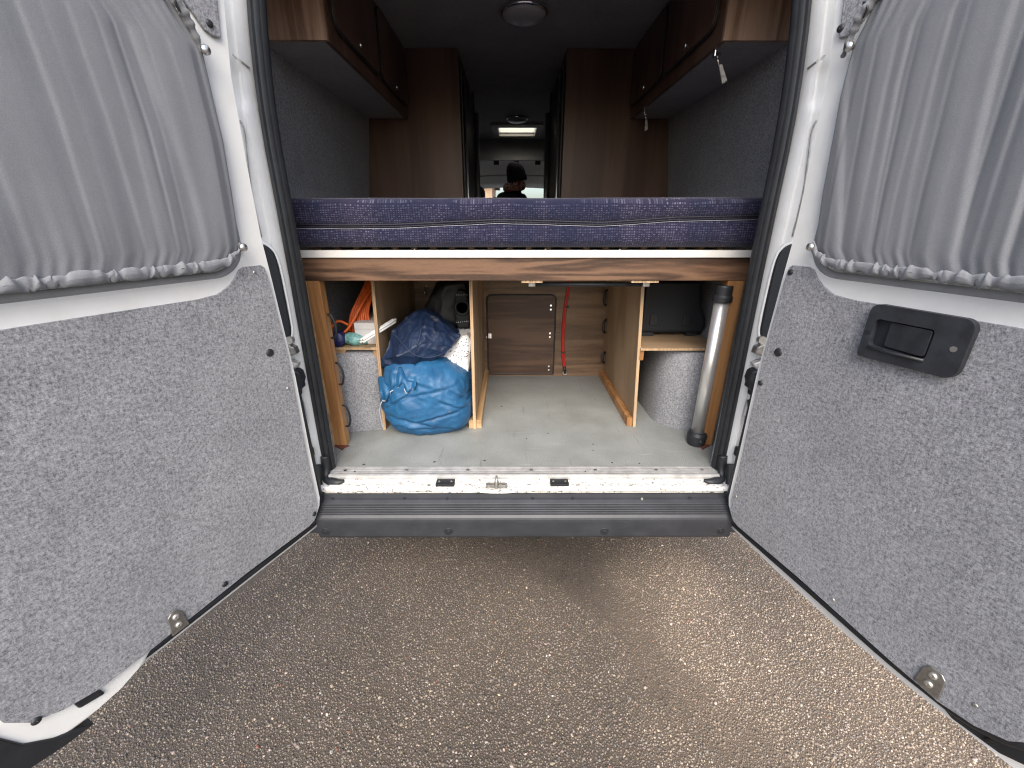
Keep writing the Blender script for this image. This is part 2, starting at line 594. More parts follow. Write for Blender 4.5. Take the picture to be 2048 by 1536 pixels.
def chippings():
    r = np.random.default_rng(3)
    sp = .0068
    xs, ys = np.meshgrid(np.arange(-1.75, 1.65, sp), np.arange(-1.05, .62, sp))
    x = xs.ravel() + r.uniform(-.5, .5, xs.size) * sp
    y = ys.ravel() + r.uniform(-.5, .5, xs.size) * sp
    keep = (np.abs(x - .01) < 1.16 + np.clip(-y, 0, 2) * .55) & (r.uniform(size=x.size) < .93)
    x, y = x[keep], y[keep]
    n = x.size
    size = .0031 * np.exp(r.normal(0, .30, n))
    size *= np.where(r.uniform(size=n) < .004, 1.9, 1)
    size = np.clip(size, .0018, .0075)
    k = 5
    ang = r.uniform(0, 6.28, n)[:, None] + np.arange(k)[None] * 2 * np.pi / k + r.uniform(-.35, .35, (n, k))
    el = r.uniform(.65, 1.0, n)[:, None]
    rad = size[:, None] * r.uniform(.75, 1.2, (n, k))
    rot = r.uniform(0, 6.28, n)[:, None]
    def ring(f, zc, tilt):
        px = np.cos(ang) * rad * f
        py = np.sin(ang) * rad * f * el
        qx = px * np.cos(rot) - py * np.sin(rot)
        qy = px * np.sin(rot) + py * np.cos(rot)
        pz = zc + qx * tilt[0][:, None] + qy * tilt[1][:, None]
        return np.stack([x[:, None] + qx, y[:, None] + qy, pz], -1)
    tilt = (r.normal(0, .22, n), r.normal(0, .22, n))
    h = size * r.uniform(.15, .75, n)
    bot = ring(1.0, np.full((n, 1), -.0008), (np.zeros(n), np.zeros(n)))
    top = ring(.62, h[:, None] + .0005, tilt)
    v = np.concatenate([bot, top], 1).reshape(-1, 3)
    base = (np.arange(n) * 2 * k)[:, None]
    i = np.arange(k)
    j = (i + 1) % k
    quads = np.stack([i, j, j + k, i + k], 1)
    loops = np.concatenate([(base[:, :, None] + quads[None]).reshape(n, -1), base + (np.arange(k) + k)[None]], 1)
    totals = np.tile(np.array([4] * k + [k]), n)
    me = bpy.data.meshes.new('asphalt_chippings')
    me.vertices.add(v.shape[0])
    me.vertices.foreach_set('co', v.ravel())
    me.loops.add(loops.size)
    me.loops.foreach_set('vertex_index', loops.ravel().astype(np.int32))
    me.polygons.add(totals.size)
    me.polygons.foreach_set('loop_start', np.concatenate([[0], np.cumsum(totals)[:-1]]).astype(np.int32))
    me.polygons.foreach_set('loop_total', totals.astype(np.int32))
    me.update(calc_edges=True)
    u = r.uniform(size=n)
    tone = .165 * np.exp(r.normal(0, .34, n))
    pale = u > .955
    tone[pale] *= r.uniform(1.4, 2.4, pale.sum())
    # a band of bitumen wiped over the stones
    cxs = .22 + (y * -1 + .02) * .62
    band = np.clip(1 - np.abs(x - cxs) / .13 + .25 * np.sin(y * 17 + x * 9), 0, 1) * (y < .03)
    damp_shade = np.exp(-(((x - .24) / .30) ** 2 + ((y - .06) / .20) ** 2)) + .5 * np.exp(-(((x + .2) / .45) ** 2 + ((y - .12) / .16) ** 2))  # damp patch, darkened further to paint in the shade under the bumper
    tone *= 1 - .55 * np.clip(damp_shade, 0, 1)
    tone *= 1 - .38 * np.clip(band * 2.2, 0, 1)
    col = np.stack([tone * 1.0, tone * r.uniform(.79, .87, n), tone * r.uniform(.60, .76, n), np.ones(n)], -1)
    grey = r.uniform(size=n) < .18
    col[grey, :3] = (tone[grey] * .8)[:, None] * np.array([1.0, .93, .86])
    red = r.uniform(size=n) < .004
    col[red, :3] = np.array([.24, .10, .07])
    at = me.attributes.new('tone', 'FLOAT_COLOR', 'POINT')
    at.data.foreach_set('color', np.repeat(col, 2 * k, 0).astype(np.float32).ravel())
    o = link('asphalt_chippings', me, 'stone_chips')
    tag(o, 'small brown and grey stone chips bedded in the asphalt', 'gravel', kind='stuff')
chippings()

# a building in the distance, seen through the windscreen
hs = thing('brick_house', 'pale brown brick house beyond the windscreen', 'house', (-5.2, 24, 0))
wl = [(-9.5, 0), (-1.1, 0), (-1.1, 3.4), (-9.5, 3.4)]
MB().prism(wl, 24, 30, XZ, [rrect(-7, -5.4, .9, 2.3, .01, 1), rrect(-3.6, -2.4, .9, 2.3, .01, 1)]).build('wall', 'brick_wall', hs)
for a, b in ((-7, -5.4), (-3.6, -2.4)):
    MB().box(a, b, 24.1, 24.16, .9, 2.3).build('window', 'window_glass', hs)
MB().prism([(23.6, 3.38), (30.4, 3.38), (27, 5.4)], -9.8, -.8, YZ).build('roof', 'roof_tile', hs)

# ------------------------------------------------------------------ the van
van = thing('van', 'white panel van with both rear doors open and grey carpet lined interior', 'van', (0, 0, 0))
FZ = .55                                  # load floor height
CEIL = 2.40
def wall_x(z):
    return lerp_tab([(.55, .875), (.9, .89), (1.25, .93), (1.6, .968), (2.03, .915), (2.25, .87), (2.42, .80)], z)

MB().box(-.90, .90, -.034, 4.6, .535, FZ).build('floor', 'vinyl', van)
MB().box(-.96, .96, -.02, 5.2, .36, .53).build('underbody', 'underbody', van)
# inner side linings
for sgn in (-1, 1):
    zs = [.55, .72, .9, 1.08, 1.25, 1.42, 1.6, 1.75, 1.9, 2.03, 2.25, 2.39]
    m = MB()
    prof = [(sgn * wall_x(z), z) for z in zs]
    outer = [(sgn * (wall_x(z) + .03), z) for z in reversed(zs)]
    m.prism(prof + outer, .19, 4.55, XZ)
    m.build('side_lining', 'carpet', van)
    # return of the lining behind the door pillar
    m = MB()
    pz = [.552, .9, 1.3, 1.7, 2.1, 2.39]
    vs = []
    for z in pz:
        xi = .757 if z < 1.8 else .757 - (z - 1.8) * .09
        vs += [(sgn * xi, .045, z), (sgn * (xi + .07), .12, z), (sgn * (wall_x(z) + .01), .20, z)]
    fs = []
    for i in range(len(pz) - 1):
        for k in range(2):
            fs.append((i * 3 + k, i * 3 + k + 1, i * 3 + k + 4, i * 3 + k + 3))
    m.add(vs, fs).build('pillar_lining', 'carpet', van, solid=.004)
# ceiling lining with a hole for the roof hatch, roof skin above it
HX0, HX1, HY0, HY1 = -.185, .225, 3.70, 4.17
MB().prism(rrect(-.86, .86, .02, 4.55, .01, 1), CEIL, CEIL + .012, XY, [rrect(HX0 - .02, HX1 + .02, HY0 - .02, HY1 + .02, .02, 2)]).build('ceiling_lining', 'carpet_dark', van)
# outer shell: sides, roof, cab
shell = MB()
for sgn in (-1, 1):
    zs = [.40, .8, 1.25, 1.7, 2.1, 2.3, 2.44]
    xo = [.985, 1.01, 1.02, 1.0, .96, .925, .86]
    pr = [(sgn * a, z) for a, z in zip(xo, zs)]
    ot = [(sgn * (a - .012), z) for a, z in reversed(list(zip(xo, zs)))]
    shell.prism(pr + ot, .06, 4.6, XZ)
shell.build('body_side', 'white_paint', van)
MB().prism(rrect(-.875, .875, .0, 4.75, .02, 1), 2.445, 2.46, XY, [rrect(HX0 - .02, HX1 + .02, HY0 - .02, HY1 + .02, .02, 2)]).build('roof', 'white_paint', van)
MB().box(-.875, .875, .0, .06, 2.2, 2.46).build('roof_header', 'white_paint', van)
# cab beyond the bulkhead
MB().box(-.88, .88, 4.50, 4.53, 2.172, 2.398).build('over_cab_panel', 'carpet_dark', van)
hl = MB()
hl.grid(13, 9, lambda u, v: ((u - .5) * 1.8, 4.53 + v * 1.0, lerp_tab([(0, 2.185), (.3, 2.20), (.65, 2.10), (1, 1.925)], v) - .06 * (2 * u - 1) ** 2))
hl.build('headliner', 'headliner', van, smooth=True, solid=.02)
MB().tube(smooth_path([(-.85, 4.62, 2.14), (-.4, 4.63, 2.183), (0, 4.63, 2.19), (.4, 4.63, 2.183), (.85, 4.62, 2.14)]), .012, 8).build('headliner_trim', 'beige_trim', van, smooth=True)
MB().tube(smooth_path([(-.85, 5.15, 2.005), (-.4, 5.17, 2.05), (0, 5.18, 2.057), (.4, 5.17, 2.05), (.85, 5.15, 2.005)]), .010, 8).build('headliner_trim', 'beige_trim', van, smooth=True)
for x in (-.50, -.24, 0.02, .30):
    MB().box(x - .035, x + .035, 4.66, 4.70, 2.135, 2.185).build('trim_clip', 'plastic_black', van, bevel=.004)
MB().add([(-.80, 5.52, 1.93), (.80, 5.52, 1.93), (.86, 6.25, 1.30), (-.86, 6.25, 1.30)], [(0, 1, 2, 3)]).build('windscreen', 'windscreen_glass', van, fix=False)
MB().box(-.95, .95, 5.75, 6.25, 1.0, 1.295).build('dashboard', 'dash', van, bevel=.03)
MB().box(-.97, .97, 6.25, 7.0, .40, 1.28).build('bonnet', 'white_paint', van, bevel=.08)
MB().box(-.96, .96, 4.6, 5.75, .45, .56).build('cab_floor', 'dash', van)
for sgn in (-1, 1):
    m = MB()
    m.prism([(4.6, .45), (6.3, .45), (6.3, 1.28), (5.53, 1.95), (5.45, 2.0), (4.6, 2.46)], sgn * .96, sgn * 1.0, YZ,
            [[(4.85, 1.30), (5.95, 1.30), (5.45, 1.88), (4.85, 1.88)]])
    m.build('cab_door', 'white_paint', van)
    MB().add([(sgn * .98, 4.85, 1.30), (sgn * .98, 5.95, 1.30), (sgn * .98, 5.45, 1.88), (sgn * .98, 4.85, 1.88)], [(0, 1, 2, 3)]).build('side_window', 'windscreen_glass', van, fix=False)
MB().prism([(4.6, 2.44), (5.5, 1.97), (5.5, 1.99), (4.6, 2.46)], -.96, .96, YZ).build('cab_roof', 'white_paint', van)
for sgn in (-1, 1):
    for y in (1.15, 5.0):
        wv = MB().lathe([(.20, -.11), (.33, -.11), (.345, -.08), (.345, .08), (.33, .11), (.20, .11)], (sgn * .84, y, .345), 'x', 28).build('wheel', 'tyre', van, smooth=True)
        MB().lathe([(.05, -.02), (.21, -.06), (.21, .06), (.05, .03)], (sgn * .84, y, .345), 'x', 20).build('rim', 'alu_dull', wv)

# --- rear pillars, swept vertically
def pillar(sgn):
    prof = [(.772, .055), (.772, .030), (.778, .010), (.784, -.012), (.790, -.024), (.798, -.029), (.806, -.026), (.811, -.029), (.818, -.036),
            (.830, -.039), (.842, -.035), (.852, -.037), (.875, -.042), (.930, -.045), (.975, -.02), (.995, .06), (.985, .065), (.78, .06)]
    zs = [.47, .52, .60, .70, .80, .86, .90, .96, 1.04, 1.08, 1.12, 1.2, 1.3, 1.4, 1.5, 1.6, 1.70, 1.745, 1.76, 1.775, 1.80, 1.83, 1.85, 1.865, 1.88, 1.90, 2.0, 2.1, 2.2, 2.44]
    m = MB()
    k = len(prof)
    vs = []
    for z in zs:
        dx = 0 if z < 1.80 else -(z - 1.80) * .13
        # pressed recesses in the jamb
        dent = .006 if 1.76 < z < 1.86 else (.005 if z < .84 else 0)
        for q, (x, y) in enumerate(prof):
            yy = y + (dent if 4 <= q <= 9 else 0)
            vs.append((sgn * (x + dx), yy, z))
    fs = []
    for i in range(len(zs) - 1):
        for q in range(k):
            fs.append((i * k + q, i * k + (q + 1) % k, (i + 1) * k + (q + 1) % k, (i + 1) * k + q))
    fs += [tuple(range(k)), tuple((len(zs) - 1) * k + q for q in range(k))]
    p = m.add(vs, fs).build('rear_pillar', 'white_paint', van, smooth=True)
    md = p.modifiers.new('split', 'EDGE_SPLIT')
    md.split_angle = R(50)
    # panel joint
    MB().tube([(sgn * .772, -.010, 1.858), (sgn * .782, -.027, 1.868), (sgn * .80, -.028, 1.882), (sgn * .835, -.038, 1.905)], .0022, 6).build('panel_joint', 'steel', p)
    # sealant bead
    MB().tube(smooth_path([(sgn * .822, -.038, 1.42), (sgn * .824, -.038, 1.52), (sgn * .818, -.036, 1.62), (sgn * .812, -.031, 1.70), (sgn * .816, -.034, 1.73)], 6), [.0022 + .001 * rng.random() for _ in range(25)], 6).build('sealant_bead', 'steel', p, smooth=True)
    # hinge pocket, black plastic insert with rounded top
    po = [(.788, 1.30), (.7885, 1.19), (.789, 1.13), (.797, 1.095), (.82, 1.085), (.84, 1.10), (.845, 1.25), (.840, 1.36), (.826, 1.398), (.812, 1.396), (.798, 1.38), (.790, 1.35)]
    MB().prism([(sgn * a, b) for a, b in po], -.0425, -.030, XZ).build('hinge_pocket', 'dark_void', p, bevel=.003)
    edge = smooth_path([(sgn * .845, -.041, 1.398), (sgn * .822, -.041, 1.402), (sgn * .798, -.037, 1.386), (sgn * .787, -.032, 1.35), (sgn * .785, -.030, 1.25), (sgn * .786, -.031, 1.13), (sgn * .795, -.036, 1.092)], 6)
    MB().tube(edge, .0042, 8).build('pocket_rim', 'white_paint', p, smooth=True)
    # hinge leaf, check strap and stops
    hb = [(.772, 1.048), (.80, 1.040), (.845, 1.046), (.845, 1.066), (.80, 1.082), (.776, 1.070)]
    MB().prism([(sgn * a, b) for a, b in hb], -.064, -.034, XZ).build('hinge_leaf', 'steel', p, bevel=.004)
    MB().lathe([(.0, -.050), (.013, -.050), (.013, -.034), (.0, -.034)], (sgn * .796, 0, 1.092), 'y', 14).build('hinge_bolt', 'zinc', p)
    MB().prism([(sgn * a, b) for a, b in [(.775, 1.012), (.80, 1.022), (.845, 1.03), (.845, 1.016), (.80, 1.0), (.785, .996)]], -.061, -.034, XZ).build('hinge_leaf', 'alu_dull', p, bevel=.004)
    bl = [(.768, .958), (.772, .984), (.790, .994), (.812, .982), (.835, .97), (.835, .91), (.806, .885), (.792, .893), (.790, .915), (.774, .925), (.775, .94)]
    MB().prism([(sgn * a, b) for a, b in bl], -.072, -.034, XZ).build('check_housing', 'plastic_black', p, bevel=.005)
    MB().tube(smooth_path([(sgn * .80, -.09, .945), (sgn * .803, -.115, .925), (sgn * .82, -.13, .90), (sgn * .84, -.13, .88)], 6), .011, 8, flat=.5).build('check_strap', 'chrome', p, smooth=True)
    MB().prism([(sgn * a, b) for a, b in [(.797, .868), (.812, .872), (.84, .865), (.84, .80), (.812, .80), (.803, .84)]], -.06, -.034, XZ).build('check_stop', 'plastic_black', p, bevel=.005)
    MB().prism([(sgn * a, b) for a, b in rrect(.794, .82, .638, .676, .006, 3)], -.058, -.034, XZ).build('bump_stop', 'plastic_black', p, bevel=.004)
    MB().tube(smooth_path([(sgn * .808, -.030, .80), (sgn * .814, -.034, .72), (sgn * .808, -.030, .65), (sgn * .814, -.034, .58)], 6), .003, 6).build('sealant_bead', 'steel', p, smooth=True)
    return p
for s_ in (-1, 1):
    pillar(s_)

# --- rubber seal along each pillar, curling round at the sill
def seal(sgn):
    prof = [(-.004, .028), (-.012, .014), (-.012, .004), (-.006, -.004), (-.001, -.002), (.002, -.009), (.009, -.013), (.014, -.010), (.017, -.014), (.026, -.012), (.032, -.003), (.031, .010), (.024, .02)]
    path = [(.760, .535), (.757, .7), (.754, .9), (.751, 1.1), (.748, 1.3), (.747, 1.5), (.747, 1.66), (.744, 1.76), (.738, 1.85), (.728, 1.95), (.714, 2.05), (.69, 2.15), (.66, 2.25)]
    m = MB()
    k = len(prof)
    vs = []
    for i, (x, z) in enumerate(path):
        for a, b in prof:
            vs.append((sgn * (x + a), .015 + b - .012, z))
    fs = []
    for i in range(len(path) - 1):
        for q in range(k):
            fs.append((i * k + q, i * k + (q + 1) % k, (i + 1) * k + (q + 1) % k, (i + 1) * k + q))
    fs += [tuple(range(k)), tuple((len(path) - 1) * k + q for q in range(k))]
    so = m.add(vs, fs).build('door_seal', 'rubber', van, smooth=True)
    md = so.modifiers.new('split', 'EDGE_SPLIT')
    md.split_angle = R(40)
    MB().tube(smooth_path([(sgn * .770, -.012, .62), (sgn * .772, -.02, .57), (sgn * .768, -.035, .543), (sgn * .750, -.052, .536), (sgn * .715, -.062, .537), (sgn * .690, -.055, .538)], 6),
              [.016] * 10 + [.017] * 10 + [.018 - .0012 * i for i in range(11)], 10, flat=.7).build('corner_fold', 'rubber', so, smooth=True)
    MB().tube(smooth_path([(sgn * .795, -.04, .60), (sgn * .79, -.062, .55), (sgn * .78, -.085, .515), (sgn * .765, -.105, .50)], 6), .02, 10, flat=.7).build('corner_fold', 'rubber', so, smooth=True)
for s_ in (-1, 1):
    seal(s_)

# --- sill: aluminium strip, painted sill, striker, pads
st = MB()
pr = [(.020, .550), (.020, .5535), (.010, .5545), (.006, .5535), (-.006, .5545), (-.010, .5535), (-.022, .5545), (-.028, .554), (-.034, .556), (-.040, .557), (-.046, .555), (-.048, .548), (-.048, .540), (.0, .540)]
st.prism(pr, -.752, .752, YZ)
sill_strip = st.build('sill_strip', 'worn_alu', van)
for x in (-.70, -.46, -.22, .03, .28, .52, .70):
    MB().lathe([(.0065, .5545), (.0065, .5565), (.003, .558), (.001, .5575)], (x, -.008, 0), 'z', 10).build('screw', 'steel', sill_strip)
def sill_surface(u, v):
    x = (u - .5) * 1.58
    y0 = -.046
    dip = math.exp(-((x + .105) / .075) ** 4)
    zz = lerp_tab([(0, .540), (.12, .532), (.45, .529), (.55, .536), (.85, .533), (1, .520)], v) - dip * .012 * math.sin(v * math.pi)
    zz += .0012 * noise.noise((x * 9, v * 3, 0))
    return (x, y0 - v * (.054 + .010 * dip), zz)
MB().grid(160, 15, sill_surface).build('sill', 'sill_paint', van, smooth=True, solid=-.004)
MB().box(-.79, .79, -.094, -.045, .45, .514).build('sill_panel', 'sill_paint', van)
for x0, x1 in ((-.335, -.265), (.098, .168)):
    p_ = MB().prism(rrect(x0, x1, -.088, -.052, .004, 3), .533, .544, XY).build('rubber_pad', 'rubber', van, bevel=.002)
    for xx in (x0 + .012, x1 - .012):
        MB().lathe([(.004, .544), (.004, .546), (.001, .547)], (xx, -.07, 0), 'z', 8).build('screw', 'zinc', p_)
sk = MB()
sk.prism([(-.148, -.072), (-.138, -.064), (-.118, -.068), (-.112, -.052), (-.100, -.052), (-.094, -.068), (-.074, -.064), (-.064, -.072), (-.072, -.086), (-.095, -.082), (-.106, -.092), (-.117, -.082), (-.140, -.086)], .520, .538, XY)
so_ = sk.build('door_striker', 'steel', van, bevel=.003)
MB().tube(smooth_path([(-.106, -.054, .536), (-.106, -.058, .556), (-.106, -.07, .562), (-.106, -.082, .556), (-.106, -.086, .536)], 5), .0045, 8).build('striker_loop', 'zinc', so_, smooth=True)

# --- bumper with ribbed tread
bp = [(-.02, .500), (-.095, .500), (-.099, .513), (-.104, .513), (-.107, .498), (-.116, .495), (-.128, .488)]
for i in range(5):
    y, z = -.130 - i * .0062, .4855 - i * .0056
    bp += [(y, z), (y - .0006, z + .0050), (y - .0028, z + .0034), (y - .0036, z - .0030)]
bp += [(-.1625, .4560), (-.1655, .452), (-.1680, .445), (-.1690, .435), (-.168, .372), (-.162, .360), (-.150, .354), (-.02, .354)]
bm_ = MB().prism(bp, -.765, .765, YZ).build('bumper', 'bumper', van)
for sgn in (-1, 1):
    MB().prism([(-.02, .40), (-.10, .40), (-.13, .385), (-.135, .36), (-.13, .353), (-.02, .353)], sgn * .765, sgn * 1.0, YZ).build('bumper_end', 'bumper', bm_, bevel=.006)
for x in (-.775 + .035, -.283, .297, .76 - .03):
    wv = MB().lathe([(.0, -.1700), (.015, -.1700), (.0165, -.168)], (x, 0, .392), 'y', 18).build('screw_dimple', 'plastic_black', bm_)
    MB().lathe([(.0, -.1735), (.0075, -.1725), (.009, -.1695)], (x, 0, .392), 'y', 12).build('screw', 'rubber', bm_)
for x in (-.72, -.45, -.29, .03, .18, .44, .62):
    MB().lathe([(.0, .5015), (.004, .501), (.006, .494)], (x, -.112, 0), 'z', 10).build('screw', 'zinc' if x == .44 else 'plastic_black', bm_)

# --- rear doors
def make_door(A, th, sgn, handle):
    th = R(th)
    u = (sgn * math.sin(th), -math.cos(th))
    nn = (-sgn * math.cos(th), -math.sin(th))
    def W(s, z, n):
        return (A[0] + u[0] * s + nn[0] * n, A[1] + u[1] * s + nn[1] * n, z)
    d = thing('tmp', '', '', (0, 0, 0))
    bpy.data.objects.remove(d)
    SW = .815
    outl = [(-.004, .53), (.004, .50), (.030, .462)] + [(.30, .456), (.62, .452), (.70, .462), (.76, .485), (.79, .52), (SW, .60),
            (SW + .005, 1.2), (SW, 1.9), (SW - .03, 2.3), (SW - .07, 2.40), (.12, 2.42), (.06, 2.40), (.02, 2.30), (-.01, 2.1), (-.02, 1.96), (.002, 1.80), (.009, 1.6), (.012, 1.42), (.006, 1.30), (.003, 1.22), (-.006, 1.0), (-.003, .74)]
    h0 = rrect(.060, .775, 1.318, 2.06, .10, 8)
    h1 = rrect(.090, .745, 1.346, 2.03, .075, 8)
    m = MB().prism(outl, -.030, -.008, W, [h0])
    d = m.build('rear_door', 'white_paint', van)
    # window recess
    k = len(h0)
    vs = [W(a, b, -.008) for a, b in h0] + [W((a * .55 + c * .45), (b * .55 + e * .45), -.0095) for (a, b), (c, e) in zip(h0, h1)] + [W(a * .12 + c * .88, b * .12 + e * .88, -.017) for (a, b), (c, e) in zip(h0, h1)] + [W(a, b, -.034) for a, b in h1]
    fs = []
    for r_ in range(3):
        for i in range(k):
            j = (i + 1) % k
            fs.append((r_ * k + i, r_ * k + j, (r_ + 1) * k + j, (r_ + 1) * k + i))
    MB().add(vs, fs).build('window_frame', 'white_paint', d, smooth=True)
    MB().prism(h1, -.040, -.036, W).build('window_glass', 'window_glass', d)
    # rubber round the glass
    MB().tube([W(a, b, -.016) for a, b in rrect(.080, .754, 1.333, 2.037, .08, 8)] + [W(.080, 1.413, -.016)], .010, 10, False).build('window_rubber', 'rail_grey', d, smooth=True)
    # outer skin and its lip
    lip = [(-.012, .60), (-.030, .45), (-.036, .388)] + ([(.20, .386), (.575, .380), (.815, .384)] if not handle else [(.20, .372), (.42, .364), (.594, .374), (.80, .400)]) + [(.835, .45), (.84, .60), (.84, 1.9), (.80, 2.35), (.72, 2.44), (.10, 2.44), (.0, 2.35), (-.03, 2.0), (-.012, 1.6)]
    MB().prism(lip, -.055, -.050, W, [rrect(.088, .747, 1.344, 2.032, .075, 6)]).build('outer_skin', 'white_paint', d)
    MB().prism([(a * .985 + .005, b * .985 + .018) for a, b in outl], -.0505, -.030, W, [rrect(.089, .746, 1.345, 2.031, .075, 6)]).build('door_core', 'white_paint', d)
    # black weather strip along the bottom and sides
    sp = [W(-.018, 1.0, -.034), W(-.020, .70, -.034), W(-.022, .50, -.034), W(-.012, .450, -.032), W(.02, .432, -.032), W(.06, .426, -.032), W(.30, .423, -.032), W(.52, .419, -.032)]
    if handle:
        sp += [W(.62, .424, -.032), W(.70, .436, -.032), W(.77, .475, -.034), W(.825, .56, -.034), W(.835, .9, -.034)]
        MB().prism([(.60, .43), (.66, .450), (.72, .475), (.76, .505), (.80, .56), (.825, .54), (.815, .45), (.76, .415), (.68, .40)], -.046, -.036, W).build('strip_fold', 'rubber', d, bevel=.004)
        MB().tube([W(.735, .42, -.034), W(.77, .50, -.034)], .004, 8).build('strip_fold', 'rubber', d, smooth=True)
    else:
        sp += [W(.57, .416, -.036), W(.60, .405, -.044)]
        MB().prism([(.54, .446), (.575, .412), (.62, .394), (.70, .384), (.80, .392), (.83, .45), (.83, .62), (.80, .60), (.76, .49), (.70, .455), (.62, .45)], -.046, -.012, W).build('lower_flange', 'white_paint', d, bevel=.006)
        MB().prism([(.69, .362), (.74, .366), (.80, .380), (.845, .40), (.845, .62), (.822, .62), (.808, .51), (.785, .445), (.75, .405), (.715, .382)], -.040, -.006, W).build('weather_strip', 'rubber', d, bevel=.008)
    MB().tube(smooth_path(sp, 6), .0122, 10).build('weather_strip', 'rubber', d, smooth=True)
    # lower carpet panel
    cp = [(.016, .53), (.022, .50), (.040, .464), (.065, .457), (.30, .458), (.56, .446), (.66, .446), (.72, .462), (.765, .49), (.79, .53), (.80, .60), (.806, 1.0), (.806, 1.282), (.45, 1.283), (.22, 1.283), (.17, 1.288), (.135, 1.305), (.112, 1.325), (.098, 1.343), (.085, 1.349), (.035, 1.349), (.026, 1.342), (.020, 1.30), (.017, 1.22), (.010, 1.09), (.012, .95), (.016, .74)]
    MB().prism(cp, -.0078, 0, W).build('carpet_panel', 'carpet', d, bevel=.003)
    up = [(.012, 1.874), (.030, 1.872), (.050, 1.880), (.085, 1.925), (.10, 1.99), (.13, 2.06), (.20, 2.10), (.62, 2.10), (.72, 2.06), (.80, 2.0), (.79, 2.25), (.74, 2.37), (.13, 2.39), (.05, 2.33), (.01, 2.18), (-.006, 2.0), (.004, 1.93)]
    MB().prism(up, -.0078, 0, W).build('carpet_panel', 'carpet', d, bevel=.003)
    # panel clips
    def clip(s, z, r=.0085, mat='plastic_black', hgt=.004):
        m = MB()
        vs, fs = [], []
        seg = 14
        for rr, n in ((r, 0.0), (r * .9, hgt * .7), (r * .4, hgt), (.0005, hgt)):
            for q in range(seg):
                a = 2 * math.pi * q / seg
                vs.append(W(s + rr * math.cos(a), z + rr * math.sin(a), n))
        for i in range(3):
            for q in range(seg):
                fs.append((i * seg + q, i * seg + (q + 1) % seg, (i + 1) * seg + (q + 1) % seg, (i + 1) * seg + q))
        m.add(vs, fs).build('panel_clip', mat, d, smooth=True)
    if handle:
        for s, z in ((.012, 1.894), (.022, .987), (.034, 1.330)):
            clip(s, z)
        clip(.057, 1.099, .013)
        for s, z in ((.707, .509), (.405, .48), (.03, .56)):
            clip(s, z, .005, 'zinc', .002)
    else:
        for s, z in ((.035, 1.895), (.36, .476), (.757, .484), (.036, .49)):
            clip(s, z)
        clip(.067, 1.101, .012)
        for s, z in ((.034, .974), (.059, 1.332)):
            clip(s, z, .005, 'zinc', .002)
    # stop bracket
    bs = (.612, .661) if handle else (.468, .510)
    b0 = .452 if handle else .440
    br = MB().prism([(bs[0], b0), (bs[1], b0), (bs[1] - .004, b0 + .058), (bs[1] - .014, b0 + .068), (bs[0] + .014, b0 + .068), (bs[0] + .004, b0 + .05)], .0005, .0045, W).build('stop_bracket', 'steel', d, bevel=.002)
    for z in (b0 + .022, b0 + .050):
        sc_ = (bs[0] + bs[1]) / 2
        m = MB()
        vs, fs = [], []
        for rr, n in ((.0085, .004), (.008, .009), (.003, .010), (.0005, .008)):
            for q in range(10):
                a = 2 * math.pi * q / 10
                vs.append(W(sc_ + rr * math.cos(a), z + rr * math.sin(a), n))
        for i in range(3):
            for q in range(10):
                fs.append((i * 10 + q, i * 10 + (q + 1) % 10, (i + 1) * 10 + (q + 1) % 10, (i + 1) * 10 + q))
        m.add(vs, fs).build('bolt', 'zinc', d, smooth=True)
    # black clip in the lower edge, snap studs for the curtain
    if not handle:
        MB().prism([(.655, .418), (.70, .430), (.705, .462), (.664, .452)], -.045, -.005, W).build('drain_plug', 'plastic_black', d, bevel=.004)
    for s, z in (((.096, 1.402), (.066, 1.84)) if handle else ((.093, 1.401), (.076, 1.83))):
        clip_n = .022
        m = MB()
        vs, fs = [], []
        for rr, n in ((.005, -.006), (.005, .022), (.0105, .023), (.0105, .029), (.007, .0325), (.0005, .0335)):
            for q in range(14):
                a = 2 * math.pi * q / 14
                vs.append(W(s + rr * math.cos(a), z + rr * math.sin(a), n))
        for i in range(5):
            for q in range(14):
                fs.append((i * 14 + q, i * 14 + (q + 1) % 14, (i + 1) * 14 + (q + 1) % 14, (i + 1) * 14 + q))
        m.add(vs, fs).build('snap_stud', 'alu', d, smooth=True)
    if handle:
        pl = rrect(.278, .472, 1.160, 1.287, [.012, .03, .022, .02], 6)
        pl = [(s, z - .012 * ((s - .375) / .1) ** 2 * (1 if z < 1.2 else 0) + (.008 if z < 1.2 else 0)) for s, z in pl]
        hole = rrect(.296, .412, 1.190, 1.254, [.010, .008, .008, .010], 4)
        MB().prism(pl, .0005, .016, W, [hole]).build('handle_plate', 'handle_plastic', d, bevel=.005)
        MB().prism(rrect(.290, .418, 1.185, 1.259, .008, 3), -.003, .0025, W).build('handle_recess', 'dark_void', d)
        lv = MB()
        lv.prism(rrect(.325, .409, 1.195, 1.251, .005, 4), .003, .0185, lambda p, q, n: W(p, q, n - .010 * max(0, (.40 - p) / .08)))
        lv.build('handle_lever', 'handle_plastic', d, bevel=.003)
        MB().tube([W(.298, 1.186, .017), W(.35, 1.186, .019), W(.412, 1.187, .017)], .0035, 8).build('handle_ridge', 'handle_plastic', d, smooth=True)
        for s, z in ((.287, 1.219), (.452, 1.224)):
            m = MB()
            m.prism([(s + .006 * math.cos(2 * math.pi * q / 12), z + .006 * math.sin(2 * math.pi * q / 12)) for q in range(12)], .0155, .0175, W).build('screw', 'dark_void' if s < .3 else 'steel', d)
    return d, W

plain('rail_grey', (.30, .31, .33), .4)
doorL, WL = make_door((-.74, -.155), 24.5, -1, False)
doorR, WR = make_door((.735, -.155), 16.5, 1, True)

